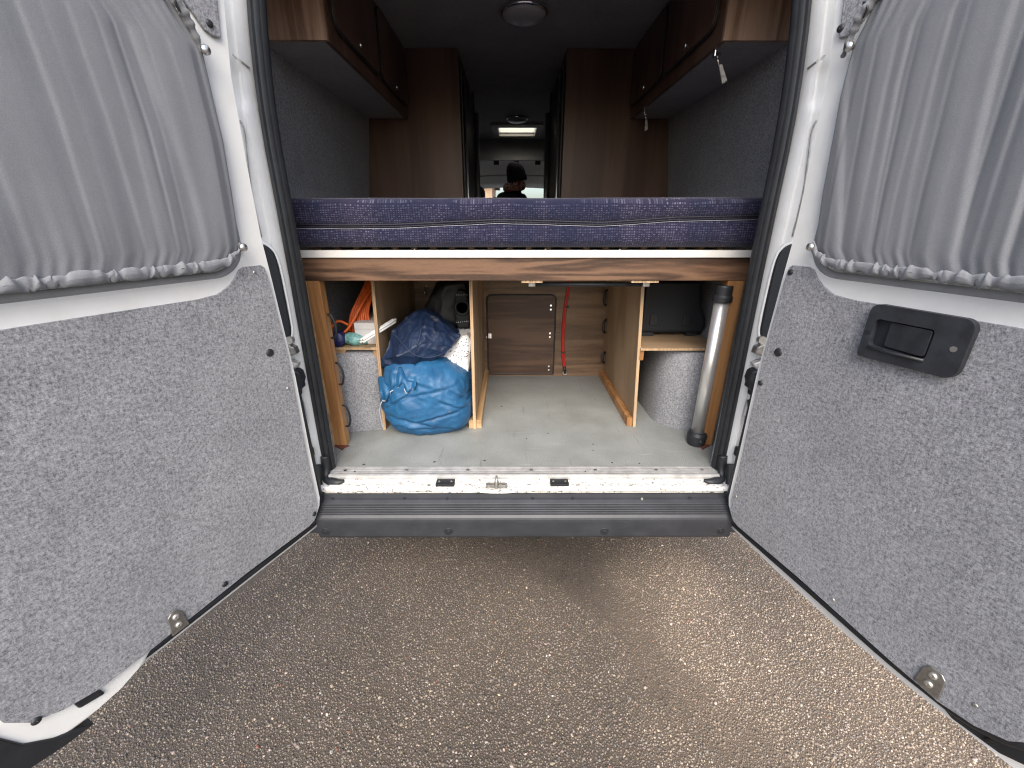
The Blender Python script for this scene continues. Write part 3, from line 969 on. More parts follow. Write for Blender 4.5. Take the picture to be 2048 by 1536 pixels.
# --- curtains hanging on the doors
def curtain(W, seed, edge, low, label, tie, lean):
    c = thing('curtain', label, 'curtain', W(.40, 1.345, 0), 'curtains over the rear door windows')
    r = random.Random(seed)
    S1 = .765
    knots = []
    s = .0
    while s < 1.05:
        knots.append((s, r.uniform(.5, 1.2)))
        s += r.uniform(.055, .115)
    def fold(q, t):
        # q across 0..1, t height 0..1: crease positions drift with height
        qq = q + lean * (t - .5) * (1 - q)
        def cleft(x, w0, w1):
            fr = x - math.floor(x) - .5
            return math.exp(-(fr / (w0 if fr < 0 else w1)) ** 2)
        p1 = qq * 7.5 + .8 * noise.noise((qq * 4.2, .45 * t, seed)) + .06 * math.sin(2.4 * t + 5 * qq)
        p2 = qq * 17 + .8 * noise.noise((qq * 9, .6 * t, seed + 3))
        a = cleft(p1, .07, .26) * max(0, .5 + .9 * noise.noise((qq * 6, t * .9, seed + 9)))
        b = cleft(p2, .10, .25) * max(0, .25 + .9 * noise.noise((qq * 10, t * 1.3, seed + 5)))
        c = noise.noise((qq * 5, t * 1.2, seed + 20))
        k_ = (.45 + .75 * math.exp(-(q / .25) ** 2)) if lean < 0 else .95
        return (-a * .0080 - b * .0040) * k_ + c * .0045
    ztop = 2.02
    def surf(u, v):
        z_n = v
        # lower boundary follows the hem, upper is the wire
        q = u
        s_lo = .092 + (S1 - .092) * q
        zl = lerp_tab(low, s_lo)
        z = zl + (ztop - zl) * z_n
        s0 = lerp_tab(edge, z)
        s = s0 + (S1 - s0) * q
        n = .020 + fold(q, z_n)
        n *= .45 + .55 * min(1, q / .05)
        if z > 1.84:
            kq = min(1, (z - 1.84) / .08)
            n += .006 * kq * math.exp(-(q / .12) ** 2) * math.sin(q * 180)
        n += .002 * noise.noise((s * 16, z * 5, seed))
        # gather folds near the hem
        g_ = math.exp(-(z - zl) / .05)
        n = n * (1 - .5 * g_) + g_ * .0013 * math.sin(q * 150 + 2 * math.sin(q * 23))
        return W(s, z, n + .003)
    MB().grid(260, 90, surf).build('panel', 'curtain_cloth', c, smooth=True, solid=-.0012)
    # ruffled hem below
    def hem(u, v):
        q = u
        s = .094 + (S1 - .094) * q
        zl = lerp_tab(low, s)
        ph = q * 118 + 9 * noise.noise((q * 10, seed, 0))
        wv = math.sin(ph)
        wv2 = math.sin(ph * 1.63 + 1.0 + 2 * noise.noise((q * 21, 3, seed)))
        a = v * 2 * math.pi
        fade = min(1, q / .06)
        big = noise.noise((q * 15, seed, 2))
        ww = .0120 * (1 + .14 * wv + .35 * big) * (.5 + .5 * fade)
        z = zl + .010 + math.sin(a) * ww + .0022 * wv2 * fade
        n = .0215 + math.cos(a) * .0052 * (.6 + .4 * fade) + (.0034 * wv + .0020 * wv2) * fade * max(0, math.cos(a)) * (.6 + big)
        z += .0012 * noise.noise((q * 70, v * 4, seed + 4))
        return W(s + .004 * math.cos(ph) * math.sin(a) + .004 * big * math.sin(a), z, n)
    MB().grid(420, 15, hem).build('hem', 'curtain_cloth', c, smooth=True)
    # gathered knot at the top corner
    ts, tz = tie
    m = MB()
    m.tube(smooth_path([W(ts - .035, tz - .07, .014), W(ts - .018, tz - .03, .022), W(ts + .002, tz, .028), W(ts + .03, tz + .03, .024), W(ts + .08, tz + .05, .02)], 7), [.004 + .007 * math.sin(math.pi * i / 28) + .0022 * math.sin(i * 1.7) for i in range(29)], 10, flat=.7)
    m.build('gather', 'curtain_cloth', c, smooth=True)
    MB().tube(smooth_path([W(ts - .008, tz + .012, .02), W(ts + .002, tz + .018, .034), W(ts + .014, tz + .004, .035), W(ts + .006, tz - .010, .03)], 6), .0022, 6).build('hook', 'plastic_black', c, smooth=True)
    return c
curtain(WL, 3, [(1.36, .120), (1.40, .092), (1.52, .083), (1.65, .074), (1.83, .076), (1.90, .118), (2.02, .15)],
        [(.092, 1.400), (.108, 1.378), (.135, 1.360), (.17, 1.352), (.30, 1.350), (.8, 1.348)],
        'grey gathered curtain on the rear door that has no handle plate', (.112, 1.895), -.06)
curtain(WR, 11, [(1.36, .125), (1.40, .096), (1.54, .081), (1.74, .067), (1.84, .066), (1.90, .088), (2.02, .12)],
        [(.094, 1.402), (.108, 1.380), (.135, 1.362), (.17, 1.354), (.30, 1.352), (.8, 1.350)],
        'grey gathered curtain on the rear door above the black handle plate', (.082, 1.895), .03)

# --- elastic loops on the side wall, wheel boxes, rust brackets
def wheel_box(sgn):
    if sgn > 0:
        foot = [(.90, .325), (.79, .328), (.74, .338), (.70, .355), (.668, .385), (.650, .43), (.644, .49), (.642, 1.05), (.90, 1.05)]
    else:
        foot = [(-.90, .300), (-.84, .306), (-.70, .330), (-.642, .344), (-.642, 1.05), (-.90, 1.05)]
    m = MB()
    k = len(foot)
    cx, cy = sgn * .80, .70
    lev = [(.551, 1.0), (.70, 1.0), (.85, .985), (.90, .965), (.918, .93), (.926, .86)]
    vs = [(cx + (x - cx) * f, cy + (y - cy) * f, z) for z, f in lev for x, y in foot]
    fs = [(i * k + q, i * k + (q + 1) % k, (i + 1) * k + (q + 1) % k, (i + 1) * k + q) for i in range(len(lev) - 1) for q in range(k)]
    fs.append(tuple((len(lev) - 1) * k + q for q in range(k)))
    m.add(vs, fs).build('wheel_box', 'carpet', van, smooth=True)
wheel_box(-1)
wheel_box(1)

# ------------------------------------------------------------------ bed base with partitions
bed = thing('bed_base', 'raised bed base with walnut fascia, aluminium strip and plywood partitions below', 'bed base', (0, .6, FZ))
MB().box(-.875, .875, .185, .203, 1.257, 1.338).build('fascia', 'walnut_x', bed, bevel=.0015)
tr_ = MB().prism([(.176, 1.341), (.176, 1.366), (.182, 1.3665), (.182, 1.356), (.1805, 1.354), (.182, 1.352), (.182, 1.3405)], -.872, .872, YZ)
tr_.box(-.872, .872, .182, .24, 1.340, 1.363)
tr_.build('trim_strip', 'anodised', bed)
for x in (-.40, .075, .345):
    MB().lathe([(.003, 1.3665), (.003, 1.370), (.001, 1.371)], (x, .180, 0), 'z', 8).build('rivet', 'alu', bed)
for i in range(22):
    x = -.79 + i * .0735
    MB().box(x - .011, x + .011, .27, 1.45, 1.364, 1.3735).build('slat', 'timber', bed)
MB().box(-.87, .87, .24, 1.45, 1.342, 1.352).build('deck', 'plywood', bed)
# corner posts
for x0, x1 in ((-.828, -.768), (.765, .828)):
    p_ = MB().box(x0, x1, .187, .232, FZ, 1.2565).build('post', 'timber', bed, bevel=.002)
    xm = x0 + .06 if x0 < 0 else x1 - .035
    MB().box(x0 - .002, x0 + .012, .182, .187, FZ, 1.2565).build('post_edge', 'batten', p_) if x0 < 0 else None
    sx = -.80 if x0 < 0 else .80
    MB().prism([(sx - .025, .187), (sx + .028, .150), (sx + .030, .170), (sx + .045, .185)] if x0 < 0 else [(sx + .02, .187), (sx - .028, .150), (sx - .030, .170), (sx - .045, .185)], FZ + .001, FZ + .006, XY).build('corner_bracket', 'rust_red', p_)
for z0, z1 in ((1.03, 1.125), (.83, .925), (.635, .735)):
    MB().tube(smooth_path([(-.768, .212, z1), (-.752, .207, z1 - .006), (-.740, .204, (z0 + z1) / 2), (-.750, .207, z0 + .006), (-.768, .212, z0)], 6), .0042, 8).build('elastic_loop', 'plastic_black', bed, smooth=True)
# partitions
def partition(xt, xb, th, y0, y1, name='partition'):
    vs = []
    for z, x in ((FZ + .001, xb), (1.255, xt)):
        for y in (y0, y1):
            vs += [(x, y, z), (x + th, y, z)]
    o = MB().add(vs, [(0, 1, 3, 2), (4, 6, 7, 5), (0, 4, 5, 1), (2, 3, 7, 6), (0, 2, 6, 4), (1, 5, 7, 3)]).build(name, 'plywood', bed)
    MB().add([(v[0] + (-.0006 if i % 2 == 0 else .0006), v[1] - (.0015 if i % 4 < 2 else -.002 + (y1 - y0)), v[2]) for i, v in enumerate(vs)],
             [(0, 1, 3, 2), (4, 6, 7, 5), (0, 4, 5, 1), (2, 3, 7, 6), (0, 2, 6, 4), (1, 5, 7, 3)]).build('edge', 'ply_edge', o)
    return o
pa = partition(-.622, -.650, .012, .335, 1.06)
pb = partition(-.222, -.228, .012, .345, 1.06)
MB().box(-.2155, -.190, .352, 1.06, FZ + .0005, FZ + .042).build('batten', 'batten', pb, bevel=.001)
MB().box(-.250, -.2285, .352, 1.06, FZ + .0005, FZ + .042).build('batten', 'batten', pb, bevel=.001)
pc = partition(.494, .530, .012, .365, 1.06)
vs = []
MB().box(.502, .5285, .372, 1.06, FZ + .0005, FZ + .042).build('batten', 'timber', pc, bevel=.001)
for z0, z1 in ((1.01, 1.095), (.848, .923), (.66, .724)):
    xx = .5 + (1.0 - (z0 + z1) / 2) * .05
    MB().tube(smooth_path([(xx, 1.0, z1), (xx - .012, .985, z1 - .01), (xx - .014, .98, (z0 + z1) / 2), (xx - .012, .985, z0 + .01), (xx, 1.0, z0)], 5), .008, 8).build('elastic_loop', 'plastic_black', pc, smooth=True)
# shelves
sh = MB().box(-.865, -.638, .352, 1.05, .938, .948).build('shelf', 'plywood', bed)
MB().box(-.866, -.637, .3505, .354, .9375, .9485).build('edge', 'ply_edge', sh)
MB().prism([(-.842, .9375), (-.775, .9375), (-.787, .915), (-.842, .915)], .354, .374, XZ).build('batten', 'batten', sh, bevel=.001)
MB().box(-.660, -.639, .36, 1.0, .885, .937).build('batten', 'batten', sh, bevel=.001)
sh = MB().box(.522, .872, .352, 1.05, .934, .943).build('shelf', 'plywood', bed)
MB().box(.521, .873, .3505, .354, .9335, .9435).build('edge', 'ply_edge', sh)
MB().box(.5215, .540, .362, 1.0, .885, .933).build('batten', 'timber', sh, bevel=.001)
# rear panel with the hatch
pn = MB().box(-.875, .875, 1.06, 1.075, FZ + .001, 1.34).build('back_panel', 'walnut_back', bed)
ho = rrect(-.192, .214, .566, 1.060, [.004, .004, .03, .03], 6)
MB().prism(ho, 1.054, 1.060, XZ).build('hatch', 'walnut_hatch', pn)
MB().tube([(x, 1.055, z) for x, z in ho] + [(ho[0][0], 1.055, ho[0][1])], .0048, 8, False).build('hatch_seal', 'plastic_black', pn, smooth=True)
MB().box(-.190, -.168, 1.040, 1.054, .800, .832).build('hatch_lock', 'chrome', pn, bevel=.002)
MB().box(-.204, -.196, 1.046, 1.060, .800, .812).build('lock_keeper', 'chrome', pn, bevel=.001)
for z in (.985, .817, .606):
    MB().lathe([(.0, 1.048), (.006, 1.049), (.007, 1.054)], (.186, 0, z + .012), 'y', 8).build('hinge_screw', 'chrome', pn)
    MB().lathe([(.0, 1.048), (.006, 1.049), (.007, 1.054)], (.186, 0, z - .012), 'y', 8).build('hinge_screw', 'chrome', pn)
# drop-leg bar under the fascia with its packing blocks
bar = MB().tube([(.045, .225, 1.238), (.462, .225, 1.238)], .0085, 10).build('stay_bar', 'plastic_black', bed, smooth=True)
for x in (.03, .468):
    MB().box(x - .014, x + .014, .215, .235, 1.229, 1.248).build('stay_end', 'steel', bar, bevel=.003)
for x0, x1 in ((-.01, .068), (.402, .505)):
    MB().box(x0, x1, .19, .27, 1.2485, 1.2565).build('packing_block', 'ply_edge', bar)

# ------------------------------------------------------------------ mattress
mt = thing('mattress', 'thick navy woven mattress with zipped seam on the raised bed', 'mattress', (0, .8, 1.378))
def seam_z(x):
    return lerp_tab([(-.85, 1.449), (-.62, 1.447), (-.45, 1.449), (-.25, 1.458), (-.09, 1.465), (.1, 1.460), (.27, 1.455), (.40, 1.463), (.53, 1.472), (.85, 1.478)], x)
def mfront(u, v):
    x = (u - .5) * 1.74
    zb, zt = 1.3735, 1.541 + .003 * noise.noise((x * 3, 0, 2)) + .004 * max(0, x)
    rad = .030
    sz = seam_z(x)
    # profile from bottom rear, round the front, to the top rear
    if v < .12:
        t = v / .12
        y, z = .40 - t * .18, zb
    elif v > .86:
        t = (v - .86) / .14
        y, z = .215 + t * 1.2, zt
    else:
        t = (v - .12) / .74
        z = zb + t * (zt - zb)
        e = min(z - zb, zt - z)
        y = .185
        if e < rad:
            y += rad - math.sqrt(max(0, rad * rad - (rad - e) ** 2))
        y -= .007 * math.sin(math.pi * min(1, max(0, (z - zb) / (sz - zb)))) if z < sz else .007 * math.sin(math.pi * (z - sz) / (zt - sz))
        d = abs(z - sz)
        y += .007 * math.exp(-(d / .006) ** 2)
        y += .004 * noise.noise((x * 7, z * 14, 5)) + .0015 * noise.noise((x * 30, z * 30, 1))
    return (x, y, z)
MB().grid(220, 64, mfront).build('cover', 'mattress_cloth', mt, smooth=True)
MB().box(-.865, .865, .23, 1.40, 1.380, 1.535).build('foam', 'mattress_cloth', mt)
zp = [(-.86 + 1.72 * i / 80) for i in range(81)]
MB().tube([(x, .1835, seam_z(x) - .003) for x in zp], .0048, 6, flat=.6).build('zip', 'zip', mt, smooth=True)
MB().tube([(x, .1780 + .0012 * noise.noise((x * 9, 1, 1)), seam_z(x) + .0045) for x in zp], .0026, 6).build('piping', 'zip', mt, smooth=True)
MB().tube([(x, .1805, seam_z(x) - .0085 + .001 * noise.noise((x * 12, 0, 0))) for x in zp], .0006, 5).build('stitching', 'thread', mt, smooth=True)

# ------------------------------------------------------------------ overhead cabinets
def overhead(sgn, label):
    c = thing('overhead_cabinet', label, 'cabinet', (sgn * .8, .95, 2.035), 'overhead cabinets above the bed')
    xi, xo = .672, .93
    X = lambda a: sgn * a
    def bx(a, b, y0, y1, z0, z1):
        return MB().box(min(X(a), X(b)), max(X(a), X(b)), y0, y1, z0, z1)
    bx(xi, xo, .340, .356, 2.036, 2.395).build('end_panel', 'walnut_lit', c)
    bx(xi + .004, xo, .356, 1.53, 2.040, 2.052).build('base_panel', 'carpet_dark' if sgn < 0 else 'carpet_dark', c)
    bx(xi, xi + .016, .356, 1.53, 2.037, 2.395).build('face_frame', 'walnut_z', c)
    for y0, y1 in ((.40, .93), (.97, 1.50)):
        pl = rrect(y0, y1, 2.095, 2.372, .045, 6)
        d = MB().prism(pl, X(xi - .016), X(xi - .0005), lambda p, q, dd: (dd, p, q)).build('cabinet_door', 'walnut_z', c, bevel=.004)
        MB().tube([(X(xi - .010), p, q) for p, q in rrect(y0 - .004, y1 + .004, 2.091, 2.376, .048, 6)] + [(X(xi - .010), y0 - .004, 2.139)], .005, 6, False).build('edge_trim', 'plastic_black', d, smooth=True)
        ym = (y0 + y1) / 2
        MB().lathe([(.0, -.022), (.010, -.020), (.012, -.016)], (X(xi), ym, 2.125), 'x', 12, fn=(lambda x, y, z: (x, y, z)) if sgn > 0 else (lambda x, y, z: (2 * X(xi) - x, y, z))).build('push_button', 'chrome', d)
    return c
overhead(-1, 'overhead walnut cabinet above the side with the orange cable, no keys')
ocr = overhead(1, 'overhead walnut cabinet with two silver keys hanging under it')
for k_, (x, y, dx, s_) in enumerate(((.690, .42, .040, 1.15), (.700, 1.30, .010, 1.1))):
    kk = thing('hanging_key', ['silver key and tag hanging under the overhead cabinet nearest the doors', 'small silver key hanging at the far end of the overhead cabinet'][k_], 'key', (x, y, 1.95), 'keys hanging under the overhead cabinet')
    MB().box(x - .012, x + .012, y - .010, y + .010, 2.012, 2.041).build('lock', 'chrome', kk, bevel=.003)
    MB().tube([(x, y - .004, 2.016), (x + dx * .3, y - .006, 1.985)], .0028, 6).build('key_shank', 'chrome', kk, smooth=True)
    MB().prism([(x + dx * .3 - .004, 1.988), (x + dx * .3 + .007, 1.990), (x + dx + .008, 1.985 - .040 * s_), (x + dx - .008, 1.982 - .046 * s_)], y - .012, y - .006, XZ).build('tag', 'alu_dull', kk, bevel=.002)

# ------------------------------------------------------------------ tall cupboards flanking the gangway
def cupboard(x0, x1, label):
    c = thing('tall_cupboard', label, 'cupboard', ((x0 + x1) / 2, 2.0, FZ), 'tall cupboards flanking the gangway')
    inner = x1 if x1 < .1 else x0
    sg = 1 if x1 < .1 else -1
    MB().box(x0, x1, 1.55, 1.566, FZ, 2.392).build('rear_panel', 'walnut_z', c)
    xs = sorted((inner - sg * .016, inner))
    MB().box(xs[0], xs[1], 1.566, 2.45, FZ, 2.392).build('side_panel', 'walnut_z', c)
    # dark sliding door on the gangway side with bright rounded edge profiles
    a, b = sorted((inner + sg * .001, inner + sg * .014))
    MB().box(a, b, 1.60, 2.40, .60, 2.33).build('sliding_door', 'plastic_black', c, bevel=.004)
    MB().tube([(inner + sg * .022, 1.66, .62), (inner + sg * .022, 1.66, 2.30)], .009, 10).build('edge_profile', 'alu', c, smooth=True)
    MB().tube([(inner + sg * .036, 2.38, .62), (inner + sg * .036, 2.38, 2.24)], .020, 12).build('edge_profile', 'alu', c, smooth=True)
    MB().box(min(inner, inner + sg * .02), max(inner, inner + sg * .02), 2.42, 2.46, .6, 2.392).build('door_frame', 'plastic_black', c)
    return c
cupboard(-.972, -.358, 'tall dark walnut cupboard on the cable side of the gangway')
cupboard(.276, .972, 'tall dark walnut cupboard on the aluminium tube side of the gangway')

# ------------------------------------------------------------------ ceiling lamps and roof hatch
def lamp(x, y, r, label):
    l_ = thing('ceiling_lamp', label, 'lamp', (x, y, CEIL), 'round ceiling lamps')
    MB().lathe([(r * .9, -.0005), (r, -.002), (r * 1.02, -.014), (r * .96, -.022), (r * .93, -.020)], (x, y, CEIL), 'z', 40).build('rim', 'chrome', l_, smooth=True)
    MB().lathe([(r * .93, -.018)] + [(r * .93 * math.cos(a), -.020 - .030 * math.sin(a)) for a in [i * math.pi / 2 / 9 for i in range(9)]] + [(.001, -.050)], (x, y, CEIL), 'z', 40).build('diffuser', 'lamp_plastic', l_, smooth=True)
lamp(.014, 1.09, .112, 'large round ceiling lamp over the bed cut by the top edge')
lamp(.010, 3.33, .104, 'small looking round ceiling lamp in front of the bright roof hatch')
rh = thing('roof_hatch', 'square roof hatch with beige frame letting in daylight', 'roof hatch', (.02, 3.93, CEIL))
MB().prism(rrect(-.255, .292, 3.56, 4.29, .03, 5), CEIL - .022, CEIL - .0005, XY, [rrect(HX0, HX1, HY0, HY1, .015, 3)]).build('frame', 'beige_trim', rh, bevel=.005)
MB().prism(rrect(HX0 - .012, HX1 + .012, HY0 - .012, HY1 + .012, .015, 3), CEIL + .0125, 2.474, XY, [rrect(HX0, HX1, HY0, HY1, .012, 3)]).build('shaft', 'pvc', rh)
MB().grid(12, 12, lambda u, v: (HX0 - .03 + u * (HX1 - HX0 + .06), HY0 - .03 + v * (HY1 - HY0 + .06), 2.475 + .06 * math.sin(math.pi * u) * math.sin(math.pi * v))).build('dome', 'hatch_dome_plastic', rh, smooth=True)
MB().box(HX0, HX1, 4.145, 4.15, 2.402, 2.412).build('blind_bar', 'plastic_black', rh)

# ------------------------------------------------------------------ cab seats and person
def seat(x, label):
    s_ = thing('cab_seat', label, 'seat', (x, 4.9, FZ), 'cab seats')
    MB().prism(rrect(x - .24, x + .24, 4.70, 5.22, .06, 4), .95, 1.08, XY).build('cushion', 'seat_cloth', s_, bevel=.03)
    MB().prism(rrect(x - .25, x + .25, 1.02, 1.66, .10, 5), 4.64, 4.76, XZ).build('backrest', 'seat_cloth', s_, bevel=.03)
    MB().prism(rrect(x - .14, x + .14, 1.67, 1.89, .09, 5), 4.62, 4.71, XZ).build('headrest', 'seat_cloth', s_, bevel=.025)
    MB().box(x - .2, x + .2, 4.75, 5.15, .56, .95).build('pedestal', 'dash', s_)
seat(-.535, 'black cab seat headrest beside the bright windscreen gap, cable side')
seat(.53, 'black cab seat headrest at the tube side of the gangway')

def person():
    P = thing('person', 'person in dark beanie, red patterned scarf and dark jacket facing away', 'person', (-.04, 3.8, FZ))
    vs = [((-.04, 3.82, 1.36), .15), ((-.045, 3.82, 1.52), .165), ((-.045, 3.81, 1.66), .13), ((-.03, 3.80, 1.755), .062), ((-.005, 3.80, 1.83), .066), ((.0, 3.80, 1.92), .090), ((.0, 3.80, 1.985), .080),
          ((-.20, 3.82, 1.69), .085), ((-.30, 3.80, 1.50), .062), ((-.31, 3.92, 1.28), .048), ((-.24, 4.06, 1.26), .036),
          ((.12, 3.82, 1.675), .085), ((.22, 3.80, 1.50), .062), ((.23, 3.92, 1.28), .048), ((.16, 4.06, 1.26), .036),
          ((-.13, 3.83, 1.25), .10), ((-.14, 3.84, .92), .068), ((-.14, 3.82, .62), .048), ((-.14, 3.93, .585), .035),
          ((.05, 3.83, 1.25), .10), ((.06, 3.84, .92), .068), ((.06, 3.82, .62), .048), ((.06, 3.93, .585), .035)]
    es = [(0, 1), (1, 2), (2, 3), (3, 4), (4, 5), (5, 6), (2, 7), (7, 8), (8, 9), (9, 10), (2, 11), (11, 12), (12, 13), (13, 14), (0, 15), (15, 16), (16, 17), (17, 18), (0, 19), (19, 20), (20, 21), (21, 22)]
    me = bpy.data.meshes.new('body')
    me.from_pydata([v for v, _ in vs], es, [])
    o = link('body', me, None, P)
    md = o.modifiers.new('skin', 'SKIN')
    md.use_smooth_shade = True
    for i, (_, r_) in enumerate(vs):
        sv = me.skin_vertices[0].data[i]
        sv.radius = (r_, r_)
        sv.use_root = i == 0
    md = o.modifiers.new('sub', 'SUBSURF')
    md.levels = 2
    md.render_levels = 2
    me.materials.append(M['jacket'])
    # head with a face (turned away), hat, scarf, hands
    def head(u, v):
        a, b = u * 2 * math.pi, (v - .5) * math.pi
        x, y, z = math.cos(a) * math.cos(b) * .078, math.sin(a) * math.cos(b) * .098, math.sin(b) * .118
        f = max(0, math.sin(a)) ** 8
        y += f * (.022 * math.exp(-((z + .012) / .022) ** 2) * math.exp(-(x / .016) ** 2) + .007 * math.exp(-((z + .055) / .010) ** 2) - .010 * math.exp(-((z - .022) / .012) ** 2))
        for sx in (-1, 1):
            x += sx * .020 * math.exp(-((z - .0) / .028) ** 2) * math.exp(-(y / .018) ** 2) * (1 if x * sx > 0 else 0)
        return (.012 + x + .10 * (z) * -.2, 3.80 + y, 1.90 + z)
    MB().grid(40, 30, head, True).build('head', 'skin', P, smooth=True)
    for sx in (-.028, .028):
        MB().lathe([(.001, -.004), (.010, 0), (.001, .006)], (.012 + sx, 3.885, 1.918), 'y', 10).build('eye', 'pvc', P, smooth=True)
    def hat(u, v):
        a = u * 2 * math.pi
        z = v
        r = .104 * math.sqrt(max(0, 1 - max(0, (z - .35) / .65) ** 2.3)) if z > .35 else .104 + .006 * math.sin(z * 9)
        rib = 1 + .02 * math.sin(a * 22)
        zz = 1.868 + z * .205
        return (.012 - (z - .3) * .045 + math.cos(a) * r * rib, 3.80 - .01 + math.sin(a) * r * 1.08 * rib, zz - .05 * math.cos(a) * -.45 * (1 - z))
    MB().grid(66, 18, hat, True).build('beanie', 'jacket', P, smooth=True)
    def scf(u, v):
        a, b = u * 2 * math.pi, v * 2 * math.pi
        rr = .082 + .030 * math.cos(b) + .012 * noise.noise((math.cos(a) * 3, math.sin(a) * 3, 1))
        return (-.010 + math.cos(a) * rr * 1.12, 3.80 + math.sin(a) * rr * 1.15, 1.815 + .048 * math.sin(b) + .012 * noise.noise((math.cos(a) * 2.5, math.sin(a) * 2.5, 7 + v * 2)) + math.cos(a) * .012)
    MB().grid(48, 12, scf, True).build('scarf', 'scarf_cloth', P, smooth=True)
person()

# ------------------------------------------------------------------ luggage under the bed
def blob(name, mat, parent, c, r, fn, nu=120, nv=70):
    def f(u, v):
        a, b = u * 2 * math.pi, (v - .5) * math.pi
        d = Vector((math.cos(a) * math.cos(b), math.sin(a) * math.cos(b), math.sin(b)))
        return fn(d)
    return MB().grid(nu, nv, f, True).build(name, mat, parent, smooth=True)

def crease(p, k, seed, n=3):
    a = 0
    amp = 1
    for i in range(n):
        a += amp * (1 - abs(noise.noise((p[0] * k + seed, p[1] * k, p[2] * k))) * 2.6)
        k *= 2.1
        amp *= .5
    return a

# bright blue stuff sack
bb = thing('stuff_sack', 'bright blue nylon stuff sack on the van floor with drawstring mouth', 'bag', (-.435, .47, FZ), 'bags between the partitions')
def bluef(d):
    e = 3.0
    q = (abs(d.x) ** e + abs(d.y) ** e + abs(d.z) ** 2.7) ** (-1 / 2.85)
    x, y, z = d.x * q * .198, d.y * q * .210, d.z * q * .172
    if z < 0:
        z *= 1.12
        x *= 1 + .05 * max(0, 1 + z / .15)
    x -= .06 * max(0, d.z) ** 3
    z += .05 * max(0, -d.x) * max(0, d.z) ** .5 - .03 * max(0, d.x - .5)
    p = Vector((x, y, z))
    w1 = crease(p, 5.5, 2, 3) * .010
    w2 = -.012 * math.exp(-((z + .095 + .035 * math.sin(x * 9)) / .010) ** 2) * (.5 + .5 * math.sin(x * 14 + 2))
    w3 = .005 * noise.noise((x * 9, y * 9, z * 26))
    for z0, sl_, xc, xw, am in ((-.06, .25, .05, .12, .008), (-.115, -.10, -.02, .16, .011), (-.005, -.5, .12, .05, .009), (.02, .7, -.10, .05, .010), (.055, .2, .02, .09, .007), (.03, -.9, .15, .04, .008), (.10, -.3, -.04, .08, .008)):
        dd_ = z - z0 - sl_ * (x - xc)
        w3 -= am * math.exp(-((x - xc) / xw) ** 2) * (math.exp(-(dd_ / .007) ** 2) - .6 * math.exp(-((dd_ - .013) / .010) ** 2))
    p += d * (w1 + w2 + w3)
    z = max(p.z + .716, FZ + .002)
    return (p.x - .436, p.y + .450, z)
blob('sack', 'blue_nylon', bb, None, None, bluef, 260, 170)
def neck(u, v):
    # folded mouth of the sack, upper corner by the partition
    t = u
    p0, p1 = Vector((-.622, .272, .715)), Vector((-.465, .248, .815))
    c = p0.lerp(p1, t) + Vector((0, 0, .022 * math.sin(t * math.pi * 1.3) - .012 * math.sin(t * 9)))
    lift = v
    wob = .008 * noise.noise((t * 7, v * 3, 4)) + .004 * math.sin(t * 30)
    return (c.x - .02 * lift * (1 - t) + .012 * math.sin(v * 3), c.y + .05 * lift ** 2 - .018 * math.sin(v * math.pi) + wob, c.z + lift * (.10 - .045 * t) + .006 * math.sin(t * 22))
MB().grid(60, 14, neck).build('mouth_flap', 'blue_nylon', bb, smooth=True, solid=.002)
def hemline(dy, dz, k):
    return smooth_path([Vector(neck(i / 24, 0)) + Vector((0, -.003 + dy, dz + .0035 * math.sin(i * 1.9 + k))) for i in range(25)], 4)
MB().tube(hemline(0, .004, 0), [.0028 + .0012 * math.sin(i * 2.6) for i in range(97)], 6).build('mouth_hem', 'thread', bb, smooth=True)
MB().tube(smooth_path([(-.622, .268, .72), (-.635, .275, .68), (-.636, .28, .64), (-.634, .285, .59)], 6), .0022, 6).build('drawstring', 'thread', bb, smooth=True)

def hull_bag(name, mat, parent, pts, cuts, amp, freq, seed, sm=2, floor=None):
    bm = bmesh.new()
    for p in pts:
        bm.verts.new(p)
    bm.verts.ensure_lookup_table()
    res = bmesh.ops.convex_hull(bm, input=bm.verts)
    dele = list({e for e in list(res['geom_interior']) + list(res['geom_unused']) if isinstance(e, bmesh.types.BMVert)})
    bmesh.ops.delete(bm, geom=dele, context='VERTS')
    bmesh.ops.triangulate(bm, faces=bm.faces)
    for _ in range(cuts):
        bmesh.ops.subdivide_edges(bm, edges=bm.edges, cuts=1, use_grid_fill=True)
        bmesh.ops.triangulate(bm, faces=[f for f in bm.faces if len(f.verts) > 4])
    bmesh.ops.recalc_face_normals(bm, faces=bm.faces)
    for _ in range(sm):
        bmesh.ops.smooth_vert(bm, verts=bm.verts, factor=.5, use_axis_x=True, use_axis_y=True, use_axis_z=True)
    bm.normal_update()
    for v in bm.verts:
        p = v.co
        a = crease(p, freq, seed, 3) - 1.2
        v.co = p + v.normal * a * amp
    me = bpy.data.meshes.new(name)
    bm.to_mesh(me)
    bm.free()
    return link(name, me, mat, parent, smooth=True)

